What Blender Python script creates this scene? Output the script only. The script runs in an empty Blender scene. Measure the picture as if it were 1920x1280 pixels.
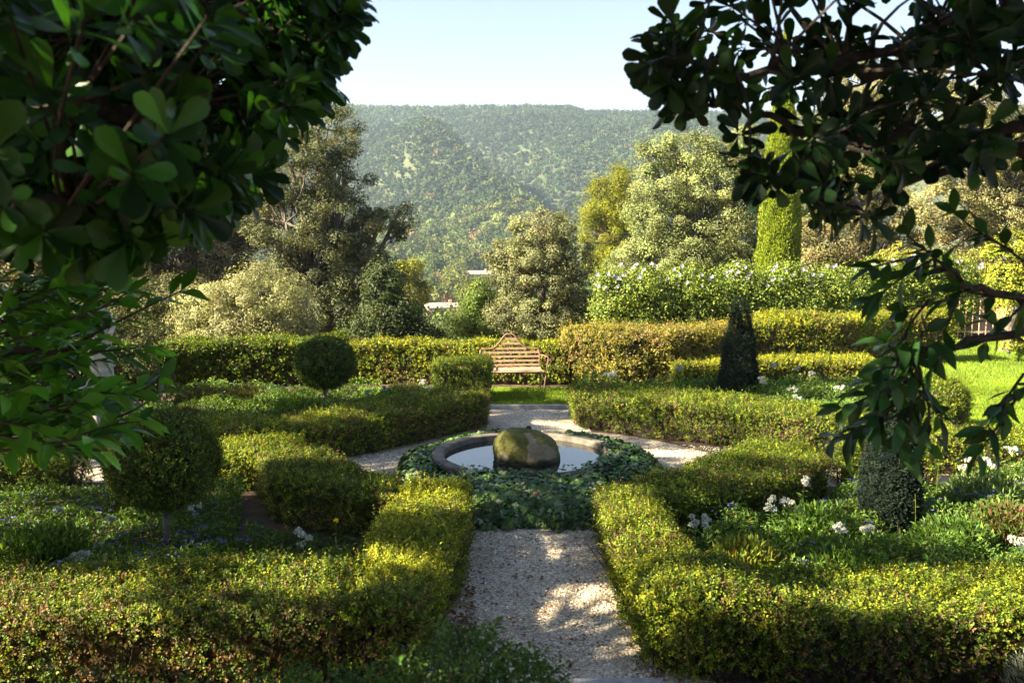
import bpy, math
import numpy as np
from mathutils import Vector

# ------------------------------------------------------------------ camera, sky, sun, exposure
sc = bpy.context.scene
COL = sc.collection
F_PX, CAM_H = 1707.0, 3.3
PITCH = math.atan(210 / F_PX)
cam = bpy.data.objects.new('camera', bpy.data.cameras.new('camera'))
COL.objects.link(cam)
cam.location = (0, 0, CAM_H)
cam.rotation_euler = (math.pi / 2 - PITCH, 0, 0)
cam.data.sensor_width = 36
cam.data.lens = 36 * F_PX / 1920
cam.data.clip_start = 0.05
cam.data.clip_end = 6000
cam.data.dof.use_dof = True
cam.data.dof.focus_distance = 12.5
cam.data.dof.aperture_fstop = 6.3
sc.camera = cam

ELEV = math.radians(33)
SUN = np.array([-0.955 * math.cos(ELEV), -0.297 * math.cos(ELEV), math.sin(ELEV)])
w = bpy.data.worlds.new('World'); sc.world = w; w.use_nodes = True
nt = w.node_tree
sky = nt.nodes.new('ShaderNodeTexSky'); sky.sky_type = 'NISHITA'; sky.sun_disc = False
sky.sun_elevation = ELEV
sky.sun_rotation = math.atan2(SUN[0], SUN[1])
sky.air_density = 1.0; sky.dust_density = 0.3; sky.ozone_density = 1.0
nt.nodes['Background'].inputs['Strength'].default_value = 0.0295
hs = nt.nodes.new('ShaderNodeMix'); hs.data_type = 'RGBA'; hs.blend_type = 'MULTIPLY'; hs.inputs[0].default_value = 1; hs.inputs[7].default_value = (1.10, .95, .92, 1)
nt.links.new(sky.outputs[0], hs.inputs[6]); nt.links.new(hs.outputs[2], nt.nodes['Background'].inputs['Color'])
sl = bpy.data.lights.new('sun', 'SUN'); sl.energy = 3.7; sl.angle = math.radians(0.55); sl.color = (1, 0.87, 0.62)
so = bpy.data.objects.new('sun', sl); COL.objects.link(so)
so.rotation_euler = Vector(SUN).to_track_quat('Z', 'Y').to_euler()
so.location = (-40, -15, 40)
sc.view_settings.view_transform = 'Standard'
sc.view_settings.look = 'None'
sc.view_settings.exposure = 3.15
sc.view_settings.gamma = 1.0
sc.cycles.max_bounces = 8
sc.cycles.transparent_max_bounces = 8
sc.cycles.volume_bounces = 0

rng = np.random.default_rng(11)
UP = np.array([0, 0, 1.0])

# ------------------------------------------------------------------ helpers
def P(px, py, y):
    """point at forward distance y seen at a photo pixel"""
    u = (px - 960) / F_PX; v = (640 - py) / F_PX
    d = np.array([u, math.cos(PITCH) + v * math.sin(PITCH), -math.sin(PITCH) + v * math.cos(PITCH)])
    d = d * (y / d[1]); d[2] += CAM_H
    return d
def G(px, py, z=0.0):
    u = (px - 960) / F_PX; v = (640 - py) / F_PX
    d = np.array([u, math.cos(PITCH) + v * math.sin(PITCH), -math.sin(PITCH) + v * math.cos(PITCH)])
    d = d * ((z - CAM_H) / d[2]); d[2] += CAM_H
    return d
def nrm(v):
    return v / np.maximum(np.linalg.norm(v, axis=-1, keepdims=True), 1e-9)
def rdir(n):
    return nrm(rng.normal(size=(n, 3)))
def lownoise(p, s, seed=0):
    """smooth pseudo noise in about -1..1"""
    r = np.random.default_rng(900 + seed)
    o = np.zeros(len(p))
    for k in range(5):
        f = r.normal(size=p.shape[1]) * s * (1 + .45 * k)
        o += np.sin(p @ f + r.uniform(0, 6.28)) / (1 + .35 * k)
    return o / 2.2
def inpoly(p, poly):
    x, y = p[:, 0], p[:, 1]; c = np.zeros(len(p), bool); n = len(poly)
    for i in range(n):
        x1, y1 = poly[i]; x2, y2 = poly[(i + 1) % n]
        if y1 == y2: continue
        c ^= ((y1 > y) != (y2 > y)) & (x < (x2 - x1) * (y - y1) / (y2 - y1) + x1)
    return c
def polysample(poly, n):
    poly = np.array(poly, float); lo, hi = poly.min(0), poly.max(0)
    out = np.zeros((0, 2))
    while len(out) < n:
        q = rng.uniform(lo, hi, size=(max(64, n * 2), 2))
        out = np.vstack([out, q[inpoly(q, poly)]])
    return out[:n]
def polyarea(poly):
    a = np.array(poly); b = np.roll(a, -1, 0)
    return 0.5 * np.sum(a[:, 0] * b[:, 1] - b[:, 0] * a[:, 1])

class MB:
    def __init__(s): s.V = []; s.Q = []; s.T = []; s.C = []; s.n = 0
    def add(s, V, Q=None, T=None, C=None):
        V = np.asarray(V, float).reshape(-1, 3)
        s.V.append(V)
        if Q is not None and len(Q): s.Q.append(np.asarray(Q, np.int64).reshape(-1, 4) + s.n)
        if T is not None and len(T): s.T.append(np.asarray(T, np.int64).reshape(-1, 3) + s.n)
        if C is None: C = (1, 1, 1)
        C = np.asarray(C, float)
        if C.ndim == 1: C = np.tile(C, (len(V), 1))
        s.C.append(C); s.n += len(V)
        return s
    def build(s, name, mat, parent=None, smooth=False, loc=None):
        me = bpy.data.meshes.new(name)
        V = np.vstack(s.V) if s.V else np.zeros((0, 3))
        if loc is not None: V = V - np.asarray(loc)
        Q = np.vstack(s.Q) if s.Q else np.zeros((0, 4), np.int64)
        T = np.vstack(s.T) if s.T else np.zeros((0, 3), np.int64)
        nq, ntr = len(Q), len(T)
        me.vertices.add(len(V)); me.vertices.foreach_set('co', V.astype(np.float32).ravel())
        loops = np.concatenate([Q.ravel(), T.ravel()]).astype(np.int32)
        me.loops.add(len(loops)); me.loops.foreach_set('vertex_index', loops)
        me.polygons.add(nq + ntr)
        st = np.concatenate([np.arange(nq) * 4, nq * 4 + np.arange(ntr) * 3]).astype(np.int32)
        me.polygons.foreach_set('loop_start', st)
        me.polygons.foreach_set('use_smooth', np.full(nq + ntr, smooth))
        ca = me.color_attributes.new('Col', 'FLOAT_COLOR', 'POINT')
        C = np.vstack(s.C); C = np.hstack([C, np.ones((len(C), 1))]).astype(np.float32)
        ca.data.foreach_set('color', C.ravel())
        me.update(calc_edges=True)
        me.materials.append(mat)
        o = bpy.data.objects.new(name, me); COL.objects.link(o)
        if loc is not None: o.location = loc
        if parent is not None:
            o.parent = parent
            wl = parent.location.copy(); q = parent.parent
            while q is not None: wl += q.location; q = q.parent
            o.location = -wl if loc is None else Vector(loc) - wl
        return o

def tag(o, label=None, cat=None, group=None, kind=None):
    if label: o['label'] = label
    if cat: o['category'] = cat
    if group: o['group'] = group
    if kind: o['kind'] = kind
    return o
def thing(name, label, cat, loc, group=None):
    o = bpy.data.objects.new(name, None); COL.objects.link(o)
    o.location = Vector([float(c) for c in loc]); o.empty_display_size = 0.2
    return tag(o, label, cat, group)

def box(mb, lo, hi, C=None):
    x0, y0, z0 = lo; x1, y1, z1 = hi
    V = [(x0,y0,z0),(x1,y0,z0),(x1,y1,z0),(x0,y1,z0),(x0,y0,z1),(x1,y0,z1),(x1,y1,z1),(x0,y1,z1)]
    mb.add(V, Q=[(0,3,2,1),(4,5,6,7),(0,1,5,4),(1,2,6,5),(2,3,7,6),(3,0,4,7)], C=C)
def tube(mb, pts, rad, sides=6, C=None, closed=True):
    pts = np.asarray(pts, float); n = len(pts)
    rad = np.broadcast_to(np.asarray(rad, float), (n,))
    t = nrm(np.gradient(pts, axis=0)); a = np.cross(t, [0.31, 0.17, 0.93]); 
    bad = np.linalg.norm(a, axis=1) < 1e-3
    a[bad] = np.cross(t[bad], [1, 0, 0]); a = nrm(a); b = np.cross(t, a)
    th = np.arange(sides) * 2 * np.pi / sides
    V = pts[:, None] + rad[:, None, None] * (np.cos(th)[None, :, None] * a[:, None] + np.sin(th)[None, :, None] * b[:, None])
    i = np.arange(n - 1)[:, None] * sides; j = np.arange(sides)[None]; k = (j + 1) % sides
    Q = np.stack([i + j, i + k, i + sides + k, i + sides + j], -1).reshape(-1, 4)
    V = V.reshape(-1, 3); T = []
    if closed:
        V = np.vstack([V, pts[0], pts[-1]]); m = n * sides
        for q in range(sides):
            T.append((m, (q + 1) % sides, q)); T.append((m + 1, (n - 1) * sides + q, (n - 1) * sides + (q + 1) % sides))
    mb.add(V, Q=Q, T=T, C=C)
def bez(p0, p1, bend, n=7, wob=0.0):
    t = np.linspace(0, 1, n)[:, None]; p0 = np.asarray(p0, float); p1 = np.asarray(p1, float)
    m = (p0 + p1) / 2 + np.asarray(bend)
    c = (1 - t) ** 2 * p0 + 2 * t * (1 - t) * m + t ** 2 * p1
    if wob: c[1:-1] += rng.normal(size=(n - 2, 3)) * wob
    return c

def leaves(mb, pos, d, n, L, W, col, fold=0.25):
    """four-cornered folded leaves"""
    N = len(pos); L = np.broadcast_to(L, (N,))[:, None]; W = np.broadcast_to(W, (N,))[:, None]
    d = nrm(d); s = nrm(np.cross(d, n)); n = np.cross(s, d)
    mid = pos + d * L * .52
    V = np.stack([pos, mid + s * W * .5 + n * W * fold, pos + d * L - n * L * .12, mid - s * W * .5 + n * W * fold], 1)
    Q = np.arange(N * 4).reshape(N, 4)
    C = np.repeat(col, 4, axis=0)
    mb.add(V.reshape(-1, 3), Q=Q, C=C)
SHAPES = {
    'obovate': ([0, .12, .3, .5, .68, .84, .95, 1], [.05, .10, .30, .62, .92, 1, .72, .12]),
    'lance':   ([0, .10, .25, .42, .6, .78, .92, 1], [.05, .22, .68, 1, .92, .62, .25, .02]),
    'oval':    ([0, .15, .35, .6, .82, 1], [.06, .55, .95, 1, .62, .04]),
}
def bigleaves(mb, pos, d, n, L, W, col, shape='obovate', curl=0.18, fold=0.16):
    """leaves with a real outline, a folded midrib and a curl"""
    ts, ws = map(np.array, SHAPES[shape]); K = len(ts); N = len(pos)
    L = np.broadcast_to(L, (N,)); W = np.broadcast_to(W, (N,)); curl = np.broadcast_to(curl, (N,))
    d = nrm(d); s = nrm(np.cross(d, n)); n = np.cross(s, d)
    c = pos[:, None] + d[:, None] * (L[:, None] * ts)[..., None] - n[:, None] * (L[:, None] * curl[:, None] * ts ** 2)[..., None]
    off = s[:, None] * (W[:, None] * .5 * ws)[..., None]; up = n[:, None] * (W[:, None] * fold * ws)[..., None]
    V = np.stack([c + off + up, c, c - off + up], 2).reshape(N, K * 3, 3)
    base = []
    for k in range(K - 1):
        a = k * 3; b = a + 3
        base += [(a, a + 1, b + 1, b), (a + 1, a + 2, b + 2, b + 1)]
    Q = (np.arange(N)[:, None, None] * K * 3 + np.array(base)[None]).reshape(-1, 4)
    mb.add(V.reshape(-1, 3), Q=Q, C=np.repeat(col, K * 3, axis=0))

def palette(n, cols, wts, jit=0.2):
    cols = np.array(cols); wts = np.array(wts, float); i = rng.choice(len(cols), n, p=wts / wts.sum())
    c = cols[i] * np.exp(rng.normal(size=(n, 1)) * jit) * np.exp(rng.normal(size=(n, 3)) * jit * .25)
    return np.clip(c * 1.12, 0, .8)

# ------------------------------------------------------------------ materials
def newmat(name):
    m = bpy.data.materials.new(name); m.use_nodes = True
    t = m.node_tree; b = t.nodes['Principled BSDF']
    return m, t, b
def leafmat(name, trans=0.35, rough=0.5, spec=0.35, tint=(1.25, 1.15, 0.45)):
    m, t, b = newmat(name); N = t.nodes
    at = N.new('ShaderNodeAttribute'); at.attribute_name = 'Col'
    b.inputs['Roughness'].default_value = rough; b.inputs['Specular IOR Level'].default_value = spec
    t.links.new(at.outputs['Color'], b.inputs['Base Color'])
    mul = N.new('ShaderNodeMix'); mul.data_type = 'RGBA'; mul.blend_type = 'MULTIPLY'; mul.inputs[0].default_value = 1
    mul.inputs[7].default_value = (*tint, 1); t.links.new(at.outputs['Color'], mul.inputs[6])
    tr = N.new('ShaderNodeBsdfTranslucent'); t.links.new(mul.outputs[2], tr.inputs['Color'])
    mx = N.new('ShaderNodeMixShader'); mx.inputs[0].default_value = trans
    t.links.new(b.outputs[0], mx.inputs[1]); t.links.new(tr.outputs[0], mx.inputs[2])
    t.links.new(mx.outputs[0], N['Material Output'].inputs['Surface'])
    return m
def noisemat(name, c1, c2, scale=8.0, detail=6, rough=0.85, bump=0.3, bscale=None, attr=False, lo=.35, hi=.65, spec=.3, dist=.02):
    m, t, b = newmat(name); N = t.nodes
    tc = N.new('ShaderNodeTexCoord'); no = N.new('ShaderNodeTexNoise')
    no.inputs['Scale'].default_value = scale; no.inputs['Detail'].default_value = detail; no.inputs['Roughness'].default_value = .65
    t.links.new(tc.outputs['Object'], no.inputs['Vector'])
    cr = N.new('ShaderNodeValToRGB'); cr.color_ramp.elements[0].position = lo; cr.color_ramp.elements[1].position = hi
    cr.color_ramp.elements[0].color = (*c1, 1); cr.color_ramp.elements[1].color = (*c2, 1)
    t.links.new(no.outputs[0], cr.inputs[0])
    out = cr.outputs[0]
    if attr:
        at = N.new('ShaderNodeAttribute'); at.attribute_name = 'Col'
        mul = N.new('ShaderNodeMix'); mul.data_type = 'RGBA'; mul.blend_type = 'MULTIPLY'; mul.inputs[0].default_value = 1
        t.links.new(out, mul.inputs[6]); t.links.new(at.outputs['Color'], mul.inputs[7]); out = mul.outputs[2]
    t.links.new(out, b.inputs['Base Color'])
    b.inputs['Roughness'].default_value = rough; b.inputs['Specular IOR Level'].default_value = spec
    if bump:
        n2 = N.new('ShaderNodeTexNoise'); n2.inputs['Scale'].default_value = bscale or scale * 3; n2.inputs['Detail'].default_value = 5
        t.links.new(tc.outputs['Object'], n2.inputs['Vector'])
        bp = N.new('ShaderNodeBump'); bp.inputs['Strength'].default_value = bump; bp.inputs['Distance'].default_value = dist
        t.links.new(n2.outputs[0], bp.inputs['Height']); t.links.new(bp.outputs[0], b.inputs['Normal'])
    return m
M = {}
M['box'] = leafmat('box_leaf', .38, .5, .25, (1.4, 1.2, .35))
M['ivy'] = leafmat('ivy_leaf', .15, .42, .4, (1.1, 1.15, .6))
M['tree'] = leafmat('tree_leaf', .30, .55, .3)
M['gloss'] = leafmat('glossy_leaf', .34, .36, .22, (1.0, 1.3, .35))
M['grass'] = leafmat('grass_blade', .40, .55, .25)
M['petal'] = leafmat('petal', .35, .6, .2, (1, 1, 1))
M['conif'] = leafmat('conifer_leaf', .20, .6, .2)
M['twig'] = noisemat('twig_bark', (.035, .024, .015), (.10, .075, .05), 20, bump=.4, attr=False)
M['limb'] = noisemat('dark_bark', (.012, .009, .007), (.045, .034, .026), 20, bump=.4)
M['cone_core'] = noisemat('conifer_twigs', (.005, .008, .005), (.014, .018, .010), 30, bump=.6)
M['core'] = noisemat('hedge_twigs', (.012, .010, .006), (.04, .03, .018), 30, bump=.6)
M['bark'] = noisemat('grey_bark', (.06, .05, .04), (.17, .145, .115), 9, bump=.7)
M['soil'] = noisemat('soil', (.035, .024, .016), (.10, .07, .045), 5, 8, bump=.6, bscale=25)
M['pebble'] = noisemat('pebble', (.7, .7, .7), (1, 1, 1), 30, bump=0, attr=True, rough=.8)
M['lawn'] = noisemat('lawn_turf', (.09, .15, .012), (.15, .22, .02), 3, 6, bump=.5, bscale=60)
M['stone'] = noisemat('basin_stone', (.055, .048, .04), (.18, .155, .125), 7, 8, bump=.5, bscale=30, dist=.01)
M['statue'] = noisemat('weathered_marble', (.20, .19, .165), (.46, .44, .40), 6, 7, bump=.3, bscale=25, dist=.01)
M['kerb'] = noisemat('kerb_stone', (.22, .22, .22), (.40, .39, .37), 9, 6, bump=.4)
M['rust'] = noisemat('rusty_pink_paint', (.36, .21, .14), (.56, .37, .27), 14, 6, rough=.6, bump=.15)
M['rustdark'] = noisemat('rusted_iron', (.13, .07, .045), (.26, .14, .09), 14, 6, rough=.65, bump=.2)
M['plaster'] = noisemat('cream_plaster', (.38, .32, .24), (.50, .43, .34), .6, 5, bump=.1)
M['salmon'] = noisemat('salmon_plaster', (.50, .26, .16), (.60, .34, .23), .6, 5, bump=.1)
M['tile'] = noisemat('pale_roof_tile', (.27, .20, .15), (.40, .31, .25), 1.2, 6, bump=.5, bscale=4, dist=.1)
M['dark'] = noisemat('dark_opening', (.02, .02, .02), (.05, .05, .045), 2, bump=0)
M['hillsoil'] = noisemat('hill_ground', (.035, .05, .02), (.075, .085, .035), .02, 8, bump=0)
M['forest'] = leafmat('forest_leaf', .12, .8, .1)

def gravelmat():
    m, t, b = newmat('gravel'); N = t.nodes
    tc = N.new('ShaderNodeTexCoord')
    vo = N.new('ShaderNodeTexVoronoi'); vo.inputs['Scale'].default_value = 62
    t.links.new(tc.outputs['Object'], vo.inputs['Vector'])
    cr = N.new('ShaderNodeValToRGB'); e = cr.color_ramp.elements
    e[0].color = (.27, .225, .165, 1); e[1].color = (.78, .68, .53, 1)
    sp = N.new('ShaderNodeSeparateColor'); t.links.new(vo.outputs['Color'], sp.inputs[0]); t.links.new(sp.outputs[0], cr.inputs[0])
    no = N.new('ShaderNodeTexNoise'); no.inputs['Scale'].default_value = 1.6; no.inputs['Detail'].default_value = 5
    t.links.new(tc.outputs['Object'], no.inputs['Vector'])
    c2 = N.new('ShaderNodeValToRGB'); c2.color_ramp.elements[0].position = .3; c2.color_ramp.elements[1].position = .65
    c2.color_ramp.elements[0].color = (.62, .55, .45, 1); c2.color_ramp.elements[1].color = (1, 1, 1, 1)
    t.links.new(no.outputs[0], c2.inputs[0])
    mul = N.new('ShaderNodeMix'); mul.data_type = 'RGBA'; mul.blend_type = 'MULTIPLY'; mul.inputs[0].default_value = 1
    t.links.new(cr.outputs[0], mul.inputs[6]); t.links.new(c2.outputs[0], mul.inputs[7])
    t.links.new(mul.outputs[2], b.inputs['Base Color']); b.inputs['Roughness'].default_value = .9
    bp = N.new('ShaderNodeBump'); bp.inputs['Strength'].default_value = .8; bp.inputs['Distance'].default_value = .012; bp.invert = True
    t.links.new(vo.outputs['Distance'], bp.inputs['Height']); t.links.new(bp.outputs[0], b.inputs['Normal'])
    return m
M['gravel'] = gravelmat()
def watermat():
    m, t, b = newmat('pond_water'); N = t.nodes
    b.inputs['Base Color'].default_value = (.012, .018, .016, 1); b.inputs['Roughness'].default_value = .02; b.inputs['IOR'].default_value = 2.8
    tc = N.new('ShaderNodeTexCoord'); no = N.new('ShaderNodeTexNoise'); no.inputs['Scale'].default_value = 5
    t.links.new(tc.outputs['Object'], no.inputs['Vector'])
    bp = N.new('ShaderNodeBump'); bp.inputs['Strength'].default_value = .05; bp.inputs['Distance'].default_value = .01
    t.links.new(no.outputs[0], bp.inputs['Height']); t.links.new(bp.outputs[0], b.inputs['Normal'])
    return m
M['water'] = watermat()
def mossmat():
    m, t, b = newmat('mossy_rock'); N = t.nodes
    tc = N.new('ShaderNodeTexCoord')
    n1 = N.new('ShaderNodeTexNoise'); n1.inputs['Scale'].default_value = 4.5; n1.inputs['Detail'].default_value = 8; n1.inputs['Roughness'].default_value = .65
    t.links.new(tc.outputs['Object'], n1.inputs['Vector'])
    rock = N.new('ShaderNodeValToRGB'); rock.color_ramp.elements[0].color = (.10, .075, .045, 1); rock.color_ramp.elements[1].color = (.42, .33, .20, 1)
    t.links.new(n1.outputs[0], rock.inputs[0])
    n2 = N.new('ShaderNodeTexNoise'); n2.inputs['Scale'].default_value = 3.2; n2.inputs['Detail'].default_value = 7
    mp = N.new('ShaderNodeMapping'); mp.inputs['Location'].default_value = (3.3, 1.2, .4)
    t.links.new(tc.outputs['Object'], mp.inputs[0]); t.links.new(mp.outputs[0], n2.inputs['Vector'])
    mr = N.new('ShaderNodeValToRGB'); mr.color_ramp.elements[0].position = .38; mr.color_ramp.elements[1].position = .44
    t.links.new(n2.outputs[0], mr.inputs[0])
    n3 = N.new('ShaderNodeTexNoise'); n3.inputs['Scale'].default_value = 26; n3.inputs['Detail'].default_value = 9; n3.inputs['Roughness'].default_value = .75
    t.links.new(tc.outputs['Object'], n3.inputs['Vector'])
    moss = N.new('ShaderNodeValToRGB'); moss.color_ramp.elements[0].position = .3; moss.color_ramp.elements[1].position = .7
    moss.color_ramp.elements[0].color = (.030, .032, .007, 1); moss.color_ramp.elements[1].color = (.15, .15, .018, 1)
    t.links.new(n3.outputs[0], moss.inputs[0])
    mx = N.new('ShaderNodeMix'); mx.data_type = 'RGBA'
    t.links.new(mr.outputs[0], mx.inputs[0]); t.links.new(rock.outputs[0], mx.inputs[6]); t.links.new(moss.outputs[0], mx.inputs[7])
    sx = N.new('ShaderNodeSeparateXYZ'); t.links.new(tc.outputs['Object'], sx.inputs[0])
    ad = N.new('ShaderNodeMath'); ad.operation = 'MULTIPLY_ADD'; ad.inputs[1].default_value = .06; t.links.new(n1.outputs[0], ad.inputs[0]); t.links.new(sx.outputs[2], ad.inputs[2])
    wet = N.new('ShaderNodeMapRange'); wet.inputs['From Min'].default_value = .375; wet.inputs['From Max'].default_value = .40; wet.inputs['To Min'].default_value = .3
    t.links.new(ad.outputs[0], wet.inputs['Value'])
    wm = N.new('ShaderNodeMix'); wm.data_type = 'RGBA'; wm.blend_type = 'MULTIPLY'; wm.inputs[0].default_value = 1
    t.links.new(mx.outputs[2], wm.inputs[6]); t.links.new(wet.outputs[0], wm.inputs[7])
    t.links.new(wm.outputs[2], b.inputs['Base Color']); b.inputs['Roughness'].default_value = .9
    bp = N.new('ShaderNodeBump'); bp.inputs['Strength'].default_value = .9; bp.inputs['Distance'].default_value = .035
    t.links.new(n3.outputs[0], bp.inputs['Height']); t.links.new(bp.outputs[0], b.inputs['Normal'])
    return m
M['moss'] = mossmat()

# ------------------------------------------------------------------ ground, hills
PROF = np.array([(-60, 1.5), (2.6, 1.5), (4.7, 0), (29, 0), (45, -3.5), (70, -9), (120, -14), (200, -19), (320, -21), (430, -18), (520, -9),
                 (620, 5), (760, 33), (900, 68), (1050, 108), (1180, 142), (1300, 168), (1400, 180), (2200, 190)])
def terrain(x, y):
    x = np.asarray(x, float); y = np.asarray(y, float)
    sh = np.clip((4.5 - x) / 2.5, 0, 1) * np.clip((y - 21) / 1.5, 0, 1)
    z = np.interp(y, PROF[:, 0], PROF[:, 1]) - sh * np.interp(y, [21, 24, 30, 45, 60], [0, 1.4, 3.4, 2.5, 0])
    a = x / np.maximum(y, 30.0)
    far = np.clip((y - 560) / 420, 0, 1) * np.clip((1160 - y) / 420, 0, 1) ** 1.2
    q = np.stack([x, y], -1).reshape(-1, 2)
    n = lownoise(q, .006, 3).reshape(y.shape); n2 = lownoise(q, .017, 4).reshape(y.shape)
    spur = np.sin((a + .00022 * (y - 700)) * 22 + 2.2) +   .35 * np.sin((a - .00012 * (y - 700)) * 47 + .7)
    z = z + far * (58 * spur + 16 * n + 7 * n2)
    a0 = -.135 + .175 * np.clip((1250 - y) / 560, 0, 1.2); dv = a - a0
    z = z - 62 * np.clip((y - 640) / 200, 0, 1) * np.clip((1290 - y) / 260, 0, 1) * np.exp(-(dv / np.where(dv < 0, .028, .075)) ** 2)
    ridge = np.clip((y - 1100) / 200, 0, 1)
    z = z - ridge * 7 * np.clip((a - .06) / .02, 0, 1) + ridge * 1.5 * n2
    mid = np.clip((y - 60) / 100, 0, 1) * np.clip((500 - y) / 100, 0, 1)
    return z + mid * 3 * n
def grid(name, ys, mat, kind_label):
    us = np.linspace(-1, 1, 161)
    Y = np.repeat(np.array(ys)[:, None], len(us), 1); X = us[None] * (34 + .85 * np.maximum(Y, 0))
    Z = terrain(X, Y); mb = MB(); n = len(us)
    i = np.arange(len(ys) - 1)[:, None] * n + np.arange(n - 1)[None]
    mb.add(np.stack([X, Y, Z], -1), Q=np.stack([i, i + 1, i + n + 1, i + n], -1).reshape(-1, 4))
    return tag(mb.build(name, mat, smooth=True), kind_label, None, None, 'structure')
grid('ground', [-40, -20, -10, -5, 0, 2, 2.6, 3, 3.5, 4, 4.4, 4.7] + list(np.arange(5, 30, 1.0)) + list(np.arange(30, 61, 3.0)), M['soil'],
     'brown soil of the garden and the slope falling away behind it')
grid('hills', list(np.arange(60, 200, 10.0)) + list(np.arange(200, 600, 12.0)) + list(np.arange(600, 1500, 12.0)) + [1520, 1600, 1800, 2200], M['hillsoil'],
     'long wooded hillside beyond the valley')

def sheet(name, polys, z, mat, label):
    mb = MB()
    for k, poly in enumerate(polys):
        poly = np.array(poly, float)
        if polyarea(poly) < 0: poly = poly[::-1]
        c = poly.mean(0); n = len(poly); zz = z + .0012 * k
        V = np.column_stack([np.vstack([poly, c]), np.full(n + 1, zz)])
        mb.add(V, T=[(n, i, (i + 1) % n) for i in range(n)])
    return tag(mb.build(name, mat), label, None, None, 'structure')
PC = np.array([0.19, 11.8])
def circ(c, r, n=48): return [(c[0] + r * math.cos(t), c[1] + r * math.sin(t)) for t in np.linspace(0, 2 * np.pi, n, endpoint=False)]
sheet('gravel_path', [[(-1.0, 5.2), (1.5, 5.2), (1.5, 10.6), (-1.0, 10.6)], circ(PC, 3.05), [(-.9, 13), (1.4, 13), (1.2, 16.52), (-.55, 16.52)],
      [(-9, 11.9), (0, 11.2), (0, 12.6), (-9, 13.0)], [(0, 11.2), (9, 11.7), (9, 12.9), (0, 12.6)]], .004, M['gravel'], 'pale gravel path and ring around the round pool')
sheet('lawn', [[(-3.2, 16.68), (3, 16.68), (3, 18.9), (-3.2, 18.9)], [(5.2, 14.6), (7.2, 12.9), (16, 12.2), (24, 14), (24, 27.5), (9.0, 27.5), (9.0, 21.3), (7.9, 18.6)]], .012, M['lawn'], 'sunlit mown lawn at the right and behind the path')

# pebbles lying on the gravel
def pebbles():
    mb = MB(); areas = [([(-.7, 6.0), (1.25, 6.0), (1.1, 9.8), (-.55, 9.8)], 9000), ([(-.6, 14.2), (1.3, 14.2), (1.15, 16.5), (-.5, 16.5)], 2500),
                        ([(-2.9, 11.9), (-1.6, 12.4), (-1.6, 13.4), (-2.6, 13)], 1200), ([(1.7, 11.6), (3.4, 11.9), (3.8, 13.4), (2.0, 13.9)], 3000)]
    oct_ = np.array([(1,0,0),(0,1,0),(-1,0,0),(0,-1,0),(0,0,1),(0,0,-1)], float)
    ot = np.array([(0,1,4),(1,2,4),(2,3,4),(3,0,4),(1,0,5),(2,1,5),(3,2,5),(0,3,5)])
    for poly, n in areas:
        p = polysample(poly, n); s = np.exp(rng.normal(size=n) * .35) * .0095
        a = rng.uniform(0, 6.28, n); R = np.stack([np.cos(a), -np.sin(a), np.sin(a), np.cos(a)], -1).reshape(n, 2, 2)
        o = oct_[None] * (1 + rng.normal(size=(n, 6, 1)) * .2) * np.array([1.25, .9, .6]); 
        o[:, :, :2] = np.einsum('nij,nkj->nki', R, o[:, :, :2])
        V = o * s[:, None, None] + np.column_stack([p, np.full(n, .008)])[:, None]
        c = palette(n, [(.64,.55,.42), (.76,.67,.53), (.46,.385,.29), (.22,.18,.13), (.52,.39,.26)], [4, 4, 3, 1.6, 1], .18)
        mb.add(V.reshape(-1, 3), T=(np.arange(n)[:, None, None] * 6 + ot[None]).reshape(-1, 3), C=np.repeat(c, 6, 0))
    tag(mb.build('gravel', M['pebble']), 'loose beige gravel stones on the path', None, None, 'stuff')
pebbles()
def fallen():
    mb = MB(); n = 1700
    p = np.vstack([polysample([(-.62, 6.1), (-.2, 6.1), (-.3, 7.4), (-.45, 9), (-.55, 9)], 700), polysample([(.95, 6.0), (1.6, 6.0), (1.2, 9.5), (.95, 9.5)], 560), polysample([(-.6, 6), (1.1, 6), (1.0, 9.6), (-.5, 9.6)], 260),
                   polysample([(-2.9, 9.0), (-2.0, 8.4), (-1.5, 9.0), (-2.6, 10)], 180)])
    pos = np.column_stack([p, np.full(n, .018)]); d = rdir(n) * [1, 1, .25]
    leaves(mb, pos, d, UP + rng.normal(size=(n, 3)) * .35, rng.uniform(.025, .06, n), rng.uniform(.012, .03, n), palette(n, [(.20,.10,.05), (.12,.07,.04), (.28,.17,.09)], [2, 2, 1], .25))
    tag(mb.build('fallen_leaves', M['box']), 'dry brown fallen leaves along the path edges', None, None, 'stuff')
fallen()
def grass():
    mb = MB()
    def blades(poly, n, L, z=.012):
        p = polysample(poly, n); pos = np.column_stack([p, np.full(n, z)])
        d = UP + rng.normal(size=(n, 3)) * .45; c = palette(n, [(.13,.22,.014), (.19,.27,.02), (.26,.29,.035)], [3, 3, 1], .15) * (1 + .3 * lownoise(p, 1.1, 91) + .15 * lownoise(p, 4, 92))[:, None]
        leaves(mb, pos, d, rdir(n), rng.uniform(.6, 1.2, n) * L, .012, c, .05)
    blades([(-2.5, 16.7), (2.5, 16.7), (2.5, 18.7), (-2.5, 18.7)], 22000, .06)
    blades([(5.6, 14.6), (7.2, 13.0), (12, 13), (14, 17), (9.5, 20), (7.9, 18.6)], 60000, .065)
    blades([(8, 18.6), (13, 16), (18, 22), (17, 27), (9.5, 27), (9.1, 21.3)], 45000, .08)
    tag(mb.build('grass', M['grass']), 'short bright grass blades of the lawn', None, None, 'stuff')
grass()
mb = MB(); box(mb, (-.75, 16.53, 0), (1.35, 16.66, .075)); ob = mb.build('stone_kerb', M['kerb']); tag(ob, 'low pale stone kerb between gravel and back lawn strip', 'kerb')
mb = MB()
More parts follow.
